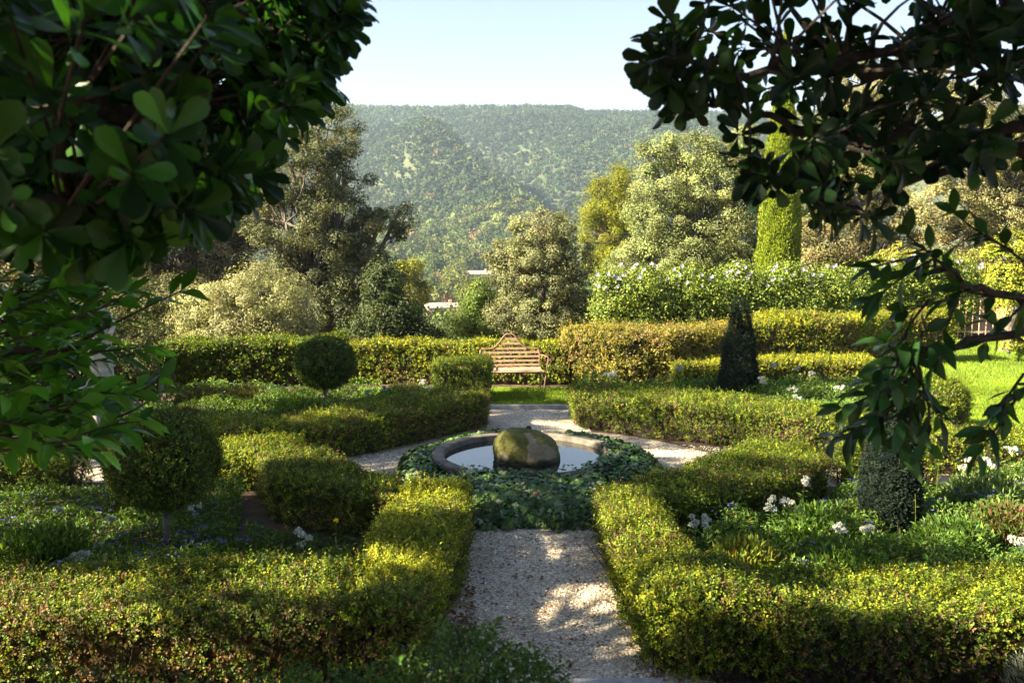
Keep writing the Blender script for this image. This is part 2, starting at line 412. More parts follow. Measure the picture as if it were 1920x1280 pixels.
V = np.array([(.42, 6.0, .0), (1.12, 6.02, .0), (1.05, 6.30, .0), (.5, 6.33, .0)]); box(mb, (.45, 5.9, 0.0), (1.1, 6.3, .05))
tag(mb.build('stone_slab', M['kerb']), 'flat grey stone slab set in gravel at the bottom edge', 'slab')

# ------------------------------------------------------------------ pool
R0, R1, RH, WZ = 1.09, 1.24, .38, .30
def lathe(mb, prof, c, n=96, C=None, wob=0):
    th = np.linspace(0, 2 * np.pi, n, endpoint=False); prof = np.array(prof); k = len(prof)
    r = prof[:, 0][:, None] * (1 + wob * lownoise(np.stack([np.cos(th), np.sin(th)], -1) * 3, 1.5, 8)[None])
    V = np.stack([c[0] + r * np.cos(th), c[1] + r * np.sin(th), np.repeat(prof[:, 1][:, None], n, 1)], -1)
    i = np.arange(k - 1)[:, None] * n; j = np.arange(n)[None]; jj = (j + 1) % n
    mb.add(V.reshape(-1, 3), Q=np.stack([i + j, i + jj, i + n + jj, i + n + j], -1).reshape(-1, 4), C=C)
pool = thing('stone_basin', 'round low stone basin with weathered rim, full of still water', 'pool', (PC[0], PC[1], 0))
mb = MB(); lathe(mb, [(1.19, 0), (1.19, RH - .085)], PC); mb.build('basin_wall', M['stone'], pool)
mb = MB(); lathe(mb, [(1.12, .0), (1.12, RH - .09)], PC); lathe(mb, [(R0, RH - .085), (R0, RH - .012), (R0 + .012, RH), (R1 - .015, RH), (R1, RH - .015), (R1, RH - .085), (R0, RH - .085)], PC, wob=.006)
mb.build('rim', M['stone'], pool)
mb = MB(); V = [(PC[0] + 1.11 * math.cos(t), PC[1] + 1.11 * math.sin(t), WZ) for t in np.linspace(0, 2 * np.pi, 64, endpoint=False)] + [(PC[0], PC[1], WZ)]
mb.add(V, T=[(64, i, (i + 1) % 64) for i in range(64)])
tag(mb.build('water', M['water']), 'still water in the round basin mirroring pale blue sky', None, None, 'structure')
def boulder():
    t = thing('boulder', 'mossy rounded boulder standing in the middle of the pool', 'boulder', (PC[0] - .01, PC[1] - .05, WZ - .12))
    bpy_me = MB(); n, k = 96, 56
    th = np.linspace(0, 2 * np.pi, n, endpoint=False); ph = np.linspace(-.5 * np.pi, .5 * np.pi, k)
    T_, P_ = np.meshgrid(th, ph)
    d = np.stack([np.cos(T_) * np.cos(P_), np.sin(T_) * np.cos(P_), np.sin(P_)], -1).reshape(-1, 3)
    e = np.sign(d) * np.abs(d) ** .9
    r = 1 + .07 * lownoise(d, 2.0, 21) + .03 * lownoise(d, 6, 22) + .016 * lownoise(d, 14, 23) + .009 * lownoise(d, 34, 24)
    V = e * r[:, None] * [.43, .40, .36] + np.array([PC[0] + .0, PC[1] - .05, WZ + .03])
    V[:, 2] -= .05 * np.clip((V[:, 0] - PC[0]) / .4, -1, 1)
    i = np.arange(k - 1)[:, None] * n; j = np.arange(n)[None]; jj = (j + 1) % n
    bpy_me.add(V, Q=np.stack([i + j, i + jj, i + n + jj, i + n + j], -1).reshape(-1, 4))
    bpy_me.build('rock', M['moss'], t, smooth=True)
    s = MB(); top = np.array([PC[0] + .03, PC[1] - .02, WZ + .36])
    lathe(s, [(0, top[2] + .075), (.025, top[2] + .07), (.04, top[2] + .045), (.036, top[2] + .01), (.055, top[2] - .02), (.05, top[2] - .06)], top, 16)
    s.build('spout', M['dark'], t, smooth=True)
boulder()

# ivy all round the basin
def ivy():
    mb = MB()
    lf = np.array([(0, 0), (.42, -.12), (.36, .18), (.52, .42), (.22, .5), (0, 1.0), (-.22, .5), (-.52, .42), (-.36, .18), (-.42, -.12)])
    tri = [(0, i, i + 1) for i in range(1, 9)]
    def emit(pos, nn, size, col):
        n = len(pos); nn = nrm(nn); d = nrm(np.cross(nn, rdir(n)) * .8 + np.array([0, 0, -.7])); d = nrm(d - nn * np.sum(d * nn, 1, keepdims=True)); s = np.cross(d, nn)
        L = lf[None] * size[:, None, None]
        V = pos[:, None] + s[:, None] * L[..., :1] + d[:, None] * L[..., 1:] - nn[:, None] * (np.abs(L[..., :1]) * .35 + (L[..., 1:] ** 2) / size[:, None, None] * .15)
        mb.add(V.reshape(-1, 3), T=(np.arange(n)[:, None, None] * 10 + np.array(tri)[None]).reshape(-1, 3), C=np.repeat(col, 10, 0))
    def cols(n): 
        return palette(n, [(.030,.070,.015), (.050,.105,.020), (.09,.155,.028), (.19,.22,.12), (.11,.065,.03)], [5, 5, 2.2, 1.5, .25], .25)
    # ring of ivy: outward thickness and height vary round the basin
    n = 9500; th = rng.uniform(0, 2 * np.pi, n)
    q = np.stack([np.cos(th), np.sin(th)], -1)
    thick = .62 + .14 * lownoise(q, 3.2, 31); thick = np.where(np.abs(np.angle(np.exp(1j * (th - 1.5)))) < .36, .10, thick)
    f = rng.uniform(0, 1, n) ** .8; r = R1 - .02 + f * thick
    hh = (.33 + .05 * lownoise(q, 5, 32)) * np.sqrt(np.clip(1 - (f * .98) ** 2.2, 0, 1)) + rng.normal(size=n) * .02
    pos = np.column_stack([PC[0] + r * np.cos(th), PC[1] + r * np.sin(th), np.clip(hh, .015, .5)])
    nn = np.column_stack([np.cos(th) * (f ** 2) * 1.2, np.sin(th) * (f ** 2) * 1.2, 1.1 - f * .7]) + rng.normal(size=(n, 3)) * .38
    emit(pos, nn, rng.uniform(.05, .10, n), cols(n))
    # front apron hanging towards the path
    n = 3600; x = rng.uniform(-.62, 1.06, n); f = rng.uniform(0, 1, n)
    y0 = PC[1] - np.sqrt(np.clip(R1 ** 2 - (x - PC[0]) ** 2, 0.05, None)); y1 = 9.72 + .06 * np.sin(x * 9) + .04 * np.sin(x * 23)
    y = y0 + (y1 - y0) * f ** .8; z = .36 * np.sqrt(np.clip(1 - f ** 2.4, 0, 1)) + .02 + rng.normal(size=n) * .02
    emit(np.column_stack([x, y, np.clip(z, .015, .5)]), np.column_stack([np.zeros(n), -f ** 1.5 * 1.2, 1.1 - .6 * f]) + rng.normal(size=(n, 3)) * .38, rng.uniform(.055, .11, n), cols(n))
    # trails over the rim
    n = 520; th = np.concatenate([rng.normal(5.75, .28, 300), rng.normal(4.55, .3, 140), rng.normal(.15, .15, 80)])
    r = R1 - rng.uniform(0, .24, n) * np.clip(rng.normal(.55, .35, n), 0, 1)
    emit(np.column_stack([PC[0] + r * np.cos(th), PC[1] + r * np.sin(th), np.full(n, RH + .025) + rng.uniform(0, .04, n)]), UP + rng.normal(size=(n, 3)) * .35, rng.uniform(.04, .08, n), cols(n))
    tag(mb.build('ivy', M['ivy']), 'dark variegated ivy spreading round the stone basin', None, None, 'stuff')
ivy()

# ------------------------------------------------------------------ hedges
def inset(poly, d):
    poly = np.array(poly, float); n = len(poly); out = []
    for i in range(n):
        a = poly[i] - poly[i - 1]; b = poly[(i + 1) % n] - poly[i]
        na = np.array([-a[1], a[0]]) / np.linalg.norm(a); nb = np.array([-b[1], b[0]]) / np.linalg.norm(b)
        m = na + nb; m /= max(np.dot(m, na), .45)
        out.append(poly[i] + m * d)
    return np.array(out)
def edgedist(p, poly):
    best = np.full(len(p), 1e9); nn = np.zeros((len(p), 2))
    for i in range(len(poly)):
        a = np.array(poly[i]); b = np.array(poly[(i + 1) % len(poly)]); ab = b - a
        t = np.clip(((p - a) @ ab) / (ab @ ab), 0, 1); q = a + t[:, None] * ab; d = np.linalg.norm(p - q, axis=1)
        on = np.array([ab[1], -ab[0]]) / np.linalg.norm(ab)
        u = d < best; best[u] = d[u]; nn[u] = on
    return best, nn
BOXCOL = [(.070,.115,.012), (.130,.175,.014), (.235,.245,.020), (.135,.090,.040), (.036,.062,.010)]
def shoots(mb, pos, nn, k, sl, L, W, cols):
    """leafy shoots: pairs of leaves along short stems"""
    n = len(pos); d = nrm(nn * .9 + UP * .45 + rng.normal(size=(n, 3)) * .38)
    a = nrm(np.cross(d, rdir(n))); b = np.cross(d, a)
    for j in range(k):
        s = sl * (j + .5) / k; ang = rng.uniform(0, 6.28, n)[:, None]; side = a * np.cos(ang) + b * np.sin(ang)
        pp = pos + d * np.reshape(s, (-1, 1)) if np.ndim(s) else pos + d * s
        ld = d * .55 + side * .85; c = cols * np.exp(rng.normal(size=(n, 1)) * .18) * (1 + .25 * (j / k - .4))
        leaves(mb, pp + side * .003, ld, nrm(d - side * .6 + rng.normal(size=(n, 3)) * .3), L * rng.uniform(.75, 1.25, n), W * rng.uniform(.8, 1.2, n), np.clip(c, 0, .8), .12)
def hedge(name, label, poly, h, dens=1700, wts=(3, 4, 3, 1.2, 2), L=.026, W=.015, sl=.075, k=8, r=.11, wob=.05, cols=None, mat='box', bare=.42, group='clipped box hedges of the parterre', cat='hedge', seed=None, z0=0.0, rough_top=1.0):
    poly = np.array(poly, float)
    if polyarea(poly) < 0: poly = poly[::-1]
    c = poly.mean(0); t = thing(name, label, cat, (c[0], c[1], z0), group); sd = abs(hash(label)) % 997 if seed is None else seed
    sd = sum(map(ord, label)) % 997
    per = np.linalg.norm(np.roll(poly, -1, 0) - poly, axis=1)
    nt_ = int(abs(polyarea(poly)) * dens); ns = int(per.sum() * h * dens)
    # top
    p = polysample(poly, nt_); dd, on = edgedist(p, poly)
    drop = np.where(dd < r, r - np.sqrt(np.maximum(r * r - (r - dd) ** 2, 0)), 0)
    tl = np.clip(1 - dd / r, 0, 1)[:, None]
    ht = h * (1 + wob * 1.3 * lownoise(p, 2.2, sd)) + .026 * lownoise(p, 6, sd + 1)
    pt = np.column_stack([p, ht - drop - .045 + rng.normal(size=nt_) * .02 * rough_top]); nt2 = nrm(np.column_stack([on * tl, 1.0 - tl[:, 0] * .5]))
    # sides
    e = rng.choice(len(poly), ns, p=per / per.sum()); f = rng.uniform(0, 1, ns)[:, None]
    q = poly[e] * (1 - f) + poly[(e + 1) % len(poly)] * f; ev = (np.roll(poly, -1, 0) - poly)[e]; on = nrm(np.column_stack([ev[:, 1], -ev[:, 0]]))
    z = h * rng.uniform(0.03, 1, ns); drop = np.maximum(z - (h - r), 0); ins = r - np.sqrt(np.maximum(r * r - drop ** 2, 0))
    bulge = .05 * lownoise(np.column_stack([q * 2, z * 3]), 1.3, sd + 2)
    ps = np.column_stack([q - on * (ins - bulge + .045 + np.abs(rng.normal(size=ns)) * .03)[:, None], z * .98])
    keep = rng.uniform(size=ns) > bare * (1 - z / h) * 1.6
    ps, on = ps[keep], on[keep]; n2 = np.column_stack([on, np.full(len(on), .15)])
    pos = np.vstack([pt, ps]); nn = np.vstack([nt2, n2])
    N = len(pos); pc = np.array(cols if cols is not None else BOXCOL) * 1.2
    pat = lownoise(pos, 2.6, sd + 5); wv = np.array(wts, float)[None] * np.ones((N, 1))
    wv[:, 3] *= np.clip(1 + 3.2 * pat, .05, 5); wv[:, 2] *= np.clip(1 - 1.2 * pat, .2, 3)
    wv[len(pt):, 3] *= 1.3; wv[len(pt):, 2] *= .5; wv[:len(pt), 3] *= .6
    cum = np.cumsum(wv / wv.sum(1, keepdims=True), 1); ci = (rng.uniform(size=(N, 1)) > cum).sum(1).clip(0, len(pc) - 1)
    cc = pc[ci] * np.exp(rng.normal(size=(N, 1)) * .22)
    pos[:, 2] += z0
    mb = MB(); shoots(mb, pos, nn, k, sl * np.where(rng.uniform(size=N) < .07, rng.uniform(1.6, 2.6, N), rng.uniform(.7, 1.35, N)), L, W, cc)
    mb.build('foliage', M[mat], t)
    ip = inset(poly, .13 if min(per) > .3 else .08); n = len(ip); hb = h - .14
    mb = MB(); V = np.vstack([np.column_stack([ip, np.full(n, z0)]), np.column_stack([ip, np.full(n, z0 + hb)]), [[*ip.mean(0), z0 + hb]]])
    mb.add(V, Q=[(i, (i + 1) % n, n + (i + 1) % n, n + i) for i in range(n)], T=[(2 * n, n + i, n + (i + 1) % n) for i in range(n)])
    # bare stems showing at the sides
    m = int(per.sum() * 15)
    for s in range(m):
        i = rng.choice(len(poly), p=per / per.sum()); f = rng.uniform(); b0 = poly[i] * (1 - f) + poly[(i + 1) % len(poly)] * f
        ev = poly[(i + 1) % len(poly)] - poly[i]; o = np.array([ev[1], -ev[0]]) / np.linalg.norm(ev)
        b0 = b0 - o * rng.uniform(.07, .13)
        p0 = np.array([*b0, z0]); p1 = p0 + np.array([*(o * rng.uniform(.0, .10) + rng.normal(size=2) * .07), h * rng.uniform(.5, .85)])
        tube(mb, bez(p0, p1, rng.normal(size=3) * .03, 4), np.linspace(.007, .003, 4), 4, closed=False)
    mb.build('stems', M['twig'], t)
    return t

hedge('box_hedge', 'long shaded box hedge along the bottom left edge, left of the gravel path', [(-6.3, 6.2), (-1.25, 6.25), (-1.2, 7.3), (-2.2, 7.35), (-3.4, 7.15), (-6.3, 7.0)], .56, 2100, (3, 3.4, 2, 2, 3))
hedge('box_hedge', 'box hedge on the left of the path with bright yellow sunlit top by the ivy', [(-1.22, 6.3), (-.66, 6.3), (-.44, 8.6), (-.47, 9.72), (-1.15, 9.75), (-1.27, 8.2)], .57, 2100, (1.6, 3.4, 6.5, .6, .8))  # yellow-heavy leaf mix puts the sunlight into the leaf colour
hedge('box_hedge', 'thick dark box hedge angled between the left path hedge and the pool', [(-3.14, 11.0), (-2.72, 9.95), (-1.27, 9.1), (-1.2, 9.85), (-1.65, 10.2), (-2.55, 11.45)], .55, 2000, (3, 3, 2, 1.5, 3))
hedge('box_hedge', 'short box hedge behind the near ball topiary with a sunlit yellow top', [(-4.5, 11.3), (-3.22, 11.15), (-2.7, 11.6), (-2.85, 12.0), (-4.5, 11.9)], .54, 1700, (3, 4, 3.2, .8, 2))
hedge('box_hedge', 'dark low box hedge at the left edge under the overhanging leaves', [(-7.5, 10.75), (-5.55, 10.85), (-5.45, 11.5), (-7.5, 11.4)], .52, 1500, (3, 3, 1, 1, 3))
hedge('box_hedge', 'curved olive box hedge on the far left of the pool ring', [(-5.2, 12.45), (-4.2, 12.35), (-3.1, 12.45), (-2.35, 12.8), (-1.5, 13.7), (-.8, 14.45), (-.42, 14.85), (-.42, 15.6), (-1.2, 15.65), (-2.2, 14.4), (-3.2, 13.3), (-5.2, 13.1)], .55, 1500, (2.6, 3.6, 2.2, 2.2, 2))
hedge('box_hedge', 'small square dark box hedge left of the bench beside the back lawn', [(-1.5, 17.1), (-.42, 17.0), (-.42, 17.9), (-1.5, 17.9)], .78, 1400, (4, 2, .8, .8, 3))
hedge('box_hedge', 'long curved dark green box hedge on the far right of the pool ring', [(1.0, 14.95), (2.2, 14.1), (3.3, 13.6), (4.2, 13.0), (5.2, 12.75), (5.9, 12.9), (5.8, 13.5), (4.9, 13.7), (3.9, 14.5), (3.0, 15.2), (2.0, 15.6), (1.0, 15.8)], .60, 1500, (3.6, 3, 1.6, 1.6, 3))
hedge('box_hedge', 'shaded box hedge curving from the right path hedge round the pool', [(1.42, 9.0), (2.4, 9.5), (3.3, 10.1), (3.9, 10.9), (3.75, 11.6), (3.25, 11.8), (2.5, 10.9), (1.9, 10.25), (1.25, 9.7)], .55, 1900, (3, 3, 1.3, 1.5, 3))
hedge('box_hedge', 'short box hedge behind the near dark cone topiary', [(4.2, 11.0), (5.3, 11.0), (5.3, 11.75), (4.15, 11.7)], .55, 1500, (3, 3, 1.5, 1.5, 3))
hedge('box_hedge', 'box hedge at the right edge in front of the lawn', [(5.5, 12.0), (6.4, 11.8), (9.5, 11.9), (9.5, 12.5), (5.5, 12.6)], .56, 1300, (3, 3.5, 2.4, 1.2, 2))
hedge('box_hedge', 'box hedge on the right of the path with a sunlit left face', [(.90, 7.2), (1.55, 7.2), (1.5, 8.9), (1.42, 9.62), (.93, 9.6), (.88, 8.3)], .55, 2100, (2.5, 4, 3.6, 1.6, 1.5))
hedge('box_bush', 'rounded bulging box bush at the near right corner of the path', [(1.0, 6.5), (1.45, 6.25), (1.9, 6.3), (1.98, 7.0), (1.75, 7.3), (1.1, 7.3), (.93, 6.95)], .66, 2300, (2.6, 4, 3.6, 1, 2), r=.22, wob=.06)
hedge('box_hedge', 'long box hedge along the bottom right edge with glowing tips', [(1.88, 6.25), (6.5, 6.2), (6.5, 7.15), (1.9, 7.2)], .56, 2000, (3, 3.6, 2.6, 1.8, 2.5))
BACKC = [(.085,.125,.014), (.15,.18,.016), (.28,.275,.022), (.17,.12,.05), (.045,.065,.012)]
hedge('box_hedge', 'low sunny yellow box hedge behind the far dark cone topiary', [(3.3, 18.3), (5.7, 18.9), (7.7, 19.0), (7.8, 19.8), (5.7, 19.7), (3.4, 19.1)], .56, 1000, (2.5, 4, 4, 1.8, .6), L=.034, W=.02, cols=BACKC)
hedge('honeysuckle_hedge', 'shaggy yellow-green hedge with hanging trails right of the bench', [(1.15, 19.2), (2.2, 18.7), (3.3, 18.85), (5.2, 20.2), (5.2, 21.0), (3.2, 20.2), (1.15, 20.1)], 1.12, 800, (2, 3, 3, 1.6, 1), L=.05, W=.022, sl=.13, k=9, wob=.05, r=.2, cols=[(.10,.12,.03), (.17,.165,.03), (.24,.20,.03), (.22,.16,.07), (.06,.07,.02)], group='tall clipped hedges closing the garden')
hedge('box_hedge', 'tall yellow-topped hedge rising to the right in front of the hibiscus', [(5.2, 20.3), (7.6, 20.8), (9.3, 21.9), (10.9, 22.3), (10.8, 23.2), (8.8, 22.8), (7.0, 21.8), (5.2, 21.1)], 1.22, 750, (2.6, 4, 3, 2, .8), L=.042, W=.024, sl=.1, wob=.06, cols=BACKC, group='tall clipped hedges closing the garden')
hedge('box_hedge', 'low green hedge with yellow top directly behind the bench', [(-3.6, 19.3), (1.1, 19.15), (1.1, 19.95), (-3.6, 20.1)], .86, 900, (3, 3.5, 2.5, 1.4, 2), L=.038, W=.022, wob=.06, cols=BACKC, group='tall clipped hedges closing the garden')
hedge('laurel_hedge', 'dark glossy hedge behind the far ball topiary, left of centre', [(-8.6, 17.9), (-6.2, 18.7), (-3.65, 19.2), (-3.65, 20.2), (-6.4, 19.7), (-8.6, 19.0)], .92, 800, (4, 2, .6, .6, 4), L=.05, W=.024, wob=.07, group='tall clipped hedges closing the garden')

# ------------------------------------------------------------------ topiary
def topiary(kind, name, label, base, h, r, dens, cols, wts, crown_z=None, group=None, L=.03, W=.014, mat='box', pw=.72):
    t = thing(name, label, 'topiary', base, group); base = np.array(base, float)
    if kind == 'ball':
        n = int(4 * np.pi * r * r * dens); d = rdir(n); rr = r * (1 + .05 * lownoise(d, 2.5, int(r * 1000))) - .06
        sq = 1 + .06 * (np.abs(d[:, 0]) ** 2) ; pos = base + [0, 0, crown_z] + d * (rr * sq)[:, None] * [1.06, 1.0, .97]; nn = d
    else:
        n = int(np.pi * r * h * 1.1 * dens); f = 1 - np.sqrt(rng.uniform(0, 1, n)); th = rng.uniform(0, 6.28, n)
        prof = r * (1 - f) ** pw * np.clip(.80 + f * 1.5, 0, 1) * (1 + .07 * lownoise(np.column_stack([np.cos(th), np.sin(th), f * 5]), 2.2, 77 + int(h * 100))) + .02
        pos = base + np.column_stack([prof * np.cos(th), prof * np.sin(th), .06 + f * (h - .1)]); nn = nrm(np.column_stack([np.cos(th), np.sin(th), np.full(n, .55)]))
    mb = MB(); shoots(mb, pos, nn, 7, .085 * rng.uniform(.6, 1.4, n), L, W, palette(n, cols, wts, .25)); mb.build('crown', M[mat], t)
    mb = MB()
    if kind == 'ball':
        tube(mb, base + np.array([(0, 0, -.02), (.01, 0, .2), (.0, .01, .45), (0, 0, crown_z - r * .7)]), [.045, .036, .033, .05], 10)
        for k in range(14):
            dd = rdir(1)[0]; dd[2] = abs(dd[2]) - .1
            tube(mb, bez(base + [0, 0, crown_z - r * .72], base + [0, 0, crown_z] + dd * r * .85, (0, 0, -.05), 5), np.linspace(.02, .006, 5), 5)
        mb.build('trunk', M['bark'], t)
        mb = MB(); q = []
        th = np.linspace(0, np.pi, 12); lathe(mb, [((r - .14) * math.sin(a), base[2] + crown_z + (r - .14) * math.cos(a)) for a in th], base, 24); mb.build('inner_twigs', M['core'], t)
    else:
        f = np.linspace(0, 1, 12); lathe(mb, [(max(r * (1 - a) ** pw * min(.8 + a * 1.5, 1) - .07, .005), base[2] + a * (h - .15)) for a in f], base, 20); mb.build('inner_twigs', M['cone_core'], t)
        mb = MB(); tube(mb, base + np.array([(0, 0, -.02), (0, 0, h * .5), (0, 0, h - .2)]), [.035, .025, .01], 8); mb.build('trunk', M['bark'], t)
    return t
BALL = [(0.056,0.098,0.013), (0.094,0.138,0.015), (0.150,0.184,0.022), (0.088,0.059,0.025), (0.031,0.053,0.010)]
topiary('ball', 'ball_topiary', 'near ball topiary on a thin trunk in the left flower bed', (-3.50, 8.9, 0), 0, .50, 2400, BALL, (3, 3, 1.3, 1, 3), 1.0, 'ball topiaries on single stems')
topiary('ball', 'ball_topiary', 'far ball topiary on a thin trunk, left of the bench', (-3.36, 16.1, 0), 0, .49, 1700, [(.035,.075,.010), (.06,.11,.012), (.10,.15,.018), (.06,.045,.02), (.025,.04,.008)], (3, 3, 1.2, 1, 3), .93, 'ball topiaries on single stems')
YEW = [(.007,.015,.008), (.012,.024,.012), (.02,.036,.017), (.018,.016,.010)]
topiary('cone', 'cone_topiary', 'far dark green cone topiary in front of the sunny yellow hedge', (4.43, 17.6, 0), 2.12, .35, 2600, YEW, (4, 3, 1.2, .8), None, 'dark clipped cone topiaries', .034, .012, 'conif')
topiary('cone', 'cone_topiary', 'near dark cone topiary half hidden by the hanging branch at right', (4.16, 9.75, 0), 2.05, .27, 4200, [(.005,.011,.007), (.009,.018,.010), (.015,.027,.014)], (4, 3, 1), None, 'dark clipped cone topiaries', .03, .011, 'conif', .5)
hedge('round_bush', 'round dark green box bush at the edge of the bright lawn', [(6.9 + .58 * math.cos(a), 14.7 + .52 * math.sin(a)) for a in np.linspace(0, 2 * np.pi, 14, endpoint=False)], .86, 1500, (4, 3, 1.5, .8, 3), r=.4, wob=.04, group=None, cat='bush')

# ------------------------------------------------------------------ flower beds
def cover(name, label, poly, n, hmax, cols, wts, L, W, flower=None, nf=0, seed=0, mat='box'):
    p = polysample(poly, n); hh = hmax * np.clip(.62 + .38 * lownoise(p, 2.2, seed) + .18 * lownoise(p, 7, seed + 1), .12, 1.3)
    z = hh * rng.uniform(.25, 1.0, n) ** .6; pos = np.column_stack([p, z]); d = rng.normal(size=(n, 3)) + [0, 0, .55]
    mb = MB(); cpat = lownoise(p, 3.5, seed + 2)
    c = palette(n, cols, wts, .25) * (1 + .3 * cpat[:, None])
    leaves(mb, pos, d, UP + rng.normal(size=(n, 3)) * .55, L * rng.uniform(.6, 1.35, n), W * rng.uniform(.7, 1.3, n), np.clip(c, .004, .6), .15)
    o = mb.build(name, M[mat]); tag(o, label, None, None, 'stuff')
    if nf:
        cen = polysample(poly, max(10, nf // 14)); q = cen[rng.integers(0, len(cen), nf)] + rng.normal(size=(nf, 2)) * .11
        h2 = hmax * np.clip(.62 + .38 * lownoise(q, 2.2, seed) + .18 * lownoise(q, 7, seed + 1), .12, 1.3) + .02
        mb = MB()
        for j in range(3):
            a = rng.uniform(0, 6.28, nf); leaves(mb, np.column_stack([q, h2]), np.column_stack([np.cos(a), np.sin(a), np.full(nf, .35)]), UP + rng.normal(size=(nf, 3)) * .3, .024, .02, palette(nf, flower, np.ones(len(flower)), .2), .05)
        f = mb.build('blossoms', M['petal'], None); f.parent = o; tag(f, kind='stuff')
    return o
GC = [(0.054,0.108,0.019), (0.090,0.168,0.024), (0.144,0.228,0.036), (0.072,0.120,0.042), (0.180,0.156,0.036)]
BLUE = [(.10, .10, .42), (.16, .15, .52), (.08, .07, .30)]
cover('ground_cover', 'leafy ground cover with small blue flowers round the near ball topiary', [(-6.3, 7.2), (-3.4, 7.4), (-2.3, 7.5), (-2.3, 8.3), (-2.9, 9.3), (-3.3, 10.9), (-5.4, 10.8), (-6.3, 10.6)], 30000, .30, GC, (4, 3, 1, 1.5, .2), .05, .026, BLUE, 480, 51)
cover('ground_cover', 'sparse low plants on bare soil by the angled hedge in the near left bed', [(-2.9, 9.6), (-2.3, 9.4), (-1.35, 8.9), (-1.35, 7.5), (-2.4, 7.5), (-2.6, 8.6)], 5200, .17, GC, (4, 2, .6, 1.5, .6), .05, .024, None, 0, 81)
cover('ground_cover', 'tall leafy planting with blue flowers in the near right bed', [(1.6, 7.3), (6.3, 7.2), (7.2, 9), (7.2, 11.7), (5.4, 11.0), (4.0, 10.8), (3.3, 9.9), (1.6, 8.8)], 52000, .40, GC, (3, 4, 2, 1.5, .5), .055, .026, BLUE, 750, 55)
cover('ground_cover', 'green planting of the far left bed behind the curved hedge', [(-6.5, 13.2), (-3.3, 13.4), (-2.2, 14.6), (-1.3, 15.7), (-1.3, 17.6), (-6.5, 17.8)], 34000, .42, GC, (3, 4, 2, 1.5, .4), .06, .028, BLUE, 200, 59)
cover('ground_cover', 'green planting of the far right bed round the far cone topiary', [(1.3, 15.9), (3.2, 15.3), (4.3, 14.6), (5.2, 13.9), (7.2, 15.2), (7.6, 18.7), (5.6, 18.7), (3.3, 18.2), (1.3, 18.3)], 36000, .40, GC, (3, 4, 2.4, 1.5, .4), .06, .028, None, 0, 63)
def rough(name, label, c, r, h, n, cols, wts, L=.07, W=.016, cat='plant', group=None, mat='box'):
    """grassy or twiggy clump"""
    t = thing(name, label, cat, c, group); c = np.array(c, float)
    d = rdir(n); f = rng.uniform(.1, 1, n) ** .5; pos = c + np.column_stack([d[:, 0] * r * f, d[:, 1] * r * f, h * (np.abs(d[:, 2]) ** .7 * f * .75 + .12 * rng.uniform(size=n))])
    mb = MB(); leaves(mb, pos, d * .6 + UP * .8 + rng.normal(size=(n, 3)) * .35, rdir(n), L * rng.uniform(.6, 1.4, n), W, palette(n, cols, wts, .25), .1); mb.build('foliage', M[mat], t)
    mb = MB()
    for k in range(9):
        e = c + np.array([*(rng.normal(size=2) * r * .4), h * rng.uniform(.5, .9)]); tube(mb, bez(c + [*(rng.normal(size=2) * .04), 0], e, rng.normal(size=3) * .02, 4), np.linspace(.008, .003, 4), 4)
    mb.build('stems', M['twig'], t)
    return t
OL = [(.07,.085,.025), (.11,.115,.03), (.05,.06,.02), (.12,.09,.04)]
for k, (px, py, r, h, lab) in enumerate([(385, 752, .55, .55, 'olive bushy plant with a sunlit left edge in the far left bed'), (455, 745, .6, .5, 'feathery green plant left of the far ball topiary'), (350, 780, .5, .4, 'low brownish plant at the left end of the far left bed'),
                                         (760, 735, .5, .42, 'dark leafy clump behind the curved hedge, below the back hedge'), (560, 765, .5, .5, 'tall grassy clump just left of the far topiary trunk')]):
    g = G(px, py + 20); rough('shrub', lab, (g[0], g[1], 0), r, h, 5200, OL if k != 4 else GC[:4], (3, 3, 3, 1), .075, .014)
for k, (px, py, d, rr, hh, lab) in enumerate([(1530, 960, 9.0, .42, .62, 'leafy green shrub below the highest white phlox in the near right bed'), (1400, 1010, 8.2, .34, .5, 'yellowish leafy plant close to the right path hedge'), (1590, 1030, 8.1, .4, .48, 'bright green broad clump left of the near cone topiary'),
                                             (1850, 900, 10.2, .5, .6, 'pale green bushy plant under the broad phlox cluster at right'), (1790, 985, 8.8, .42, .5, 'grassy green clump just right of the near cone topiary'), (1890, 960, 9.3, .45, .5, 'low reddish green plant at the right end of the near bed'), (80, 1000, 8.6, .45, .5, 'leafy green clump at the left end of the near left bed')]):
    g = P(px, py, d); rough('leafy_plant', lab, (g[0], g[1], 0), rr, hh, 2600, [GC, [(.13,.17,.02), (.19,.22,.03), (.09,.13,.02), (.20,.13,.04)], GC, [(.10,.16,.045), (.14,.2,.06), (.07,.12,.03), (.18,.22,.09)], GC, [(.10,.11,.03), (.07,.11,.02), (.17,.08,.05), (.12,.15,.03)], GC][k][:4], (3, 3, 2, 1), .075, .028, group=None)
rough('silver_plant', 'silvery grey feathery plant in the bottom right corner', (4.05, 6.05, 0), .55, .42, 7000, [(.26,.31,.27), (.18,.23,.20), (.33,.36,.31)], (3, 3, 2), .06, .008)

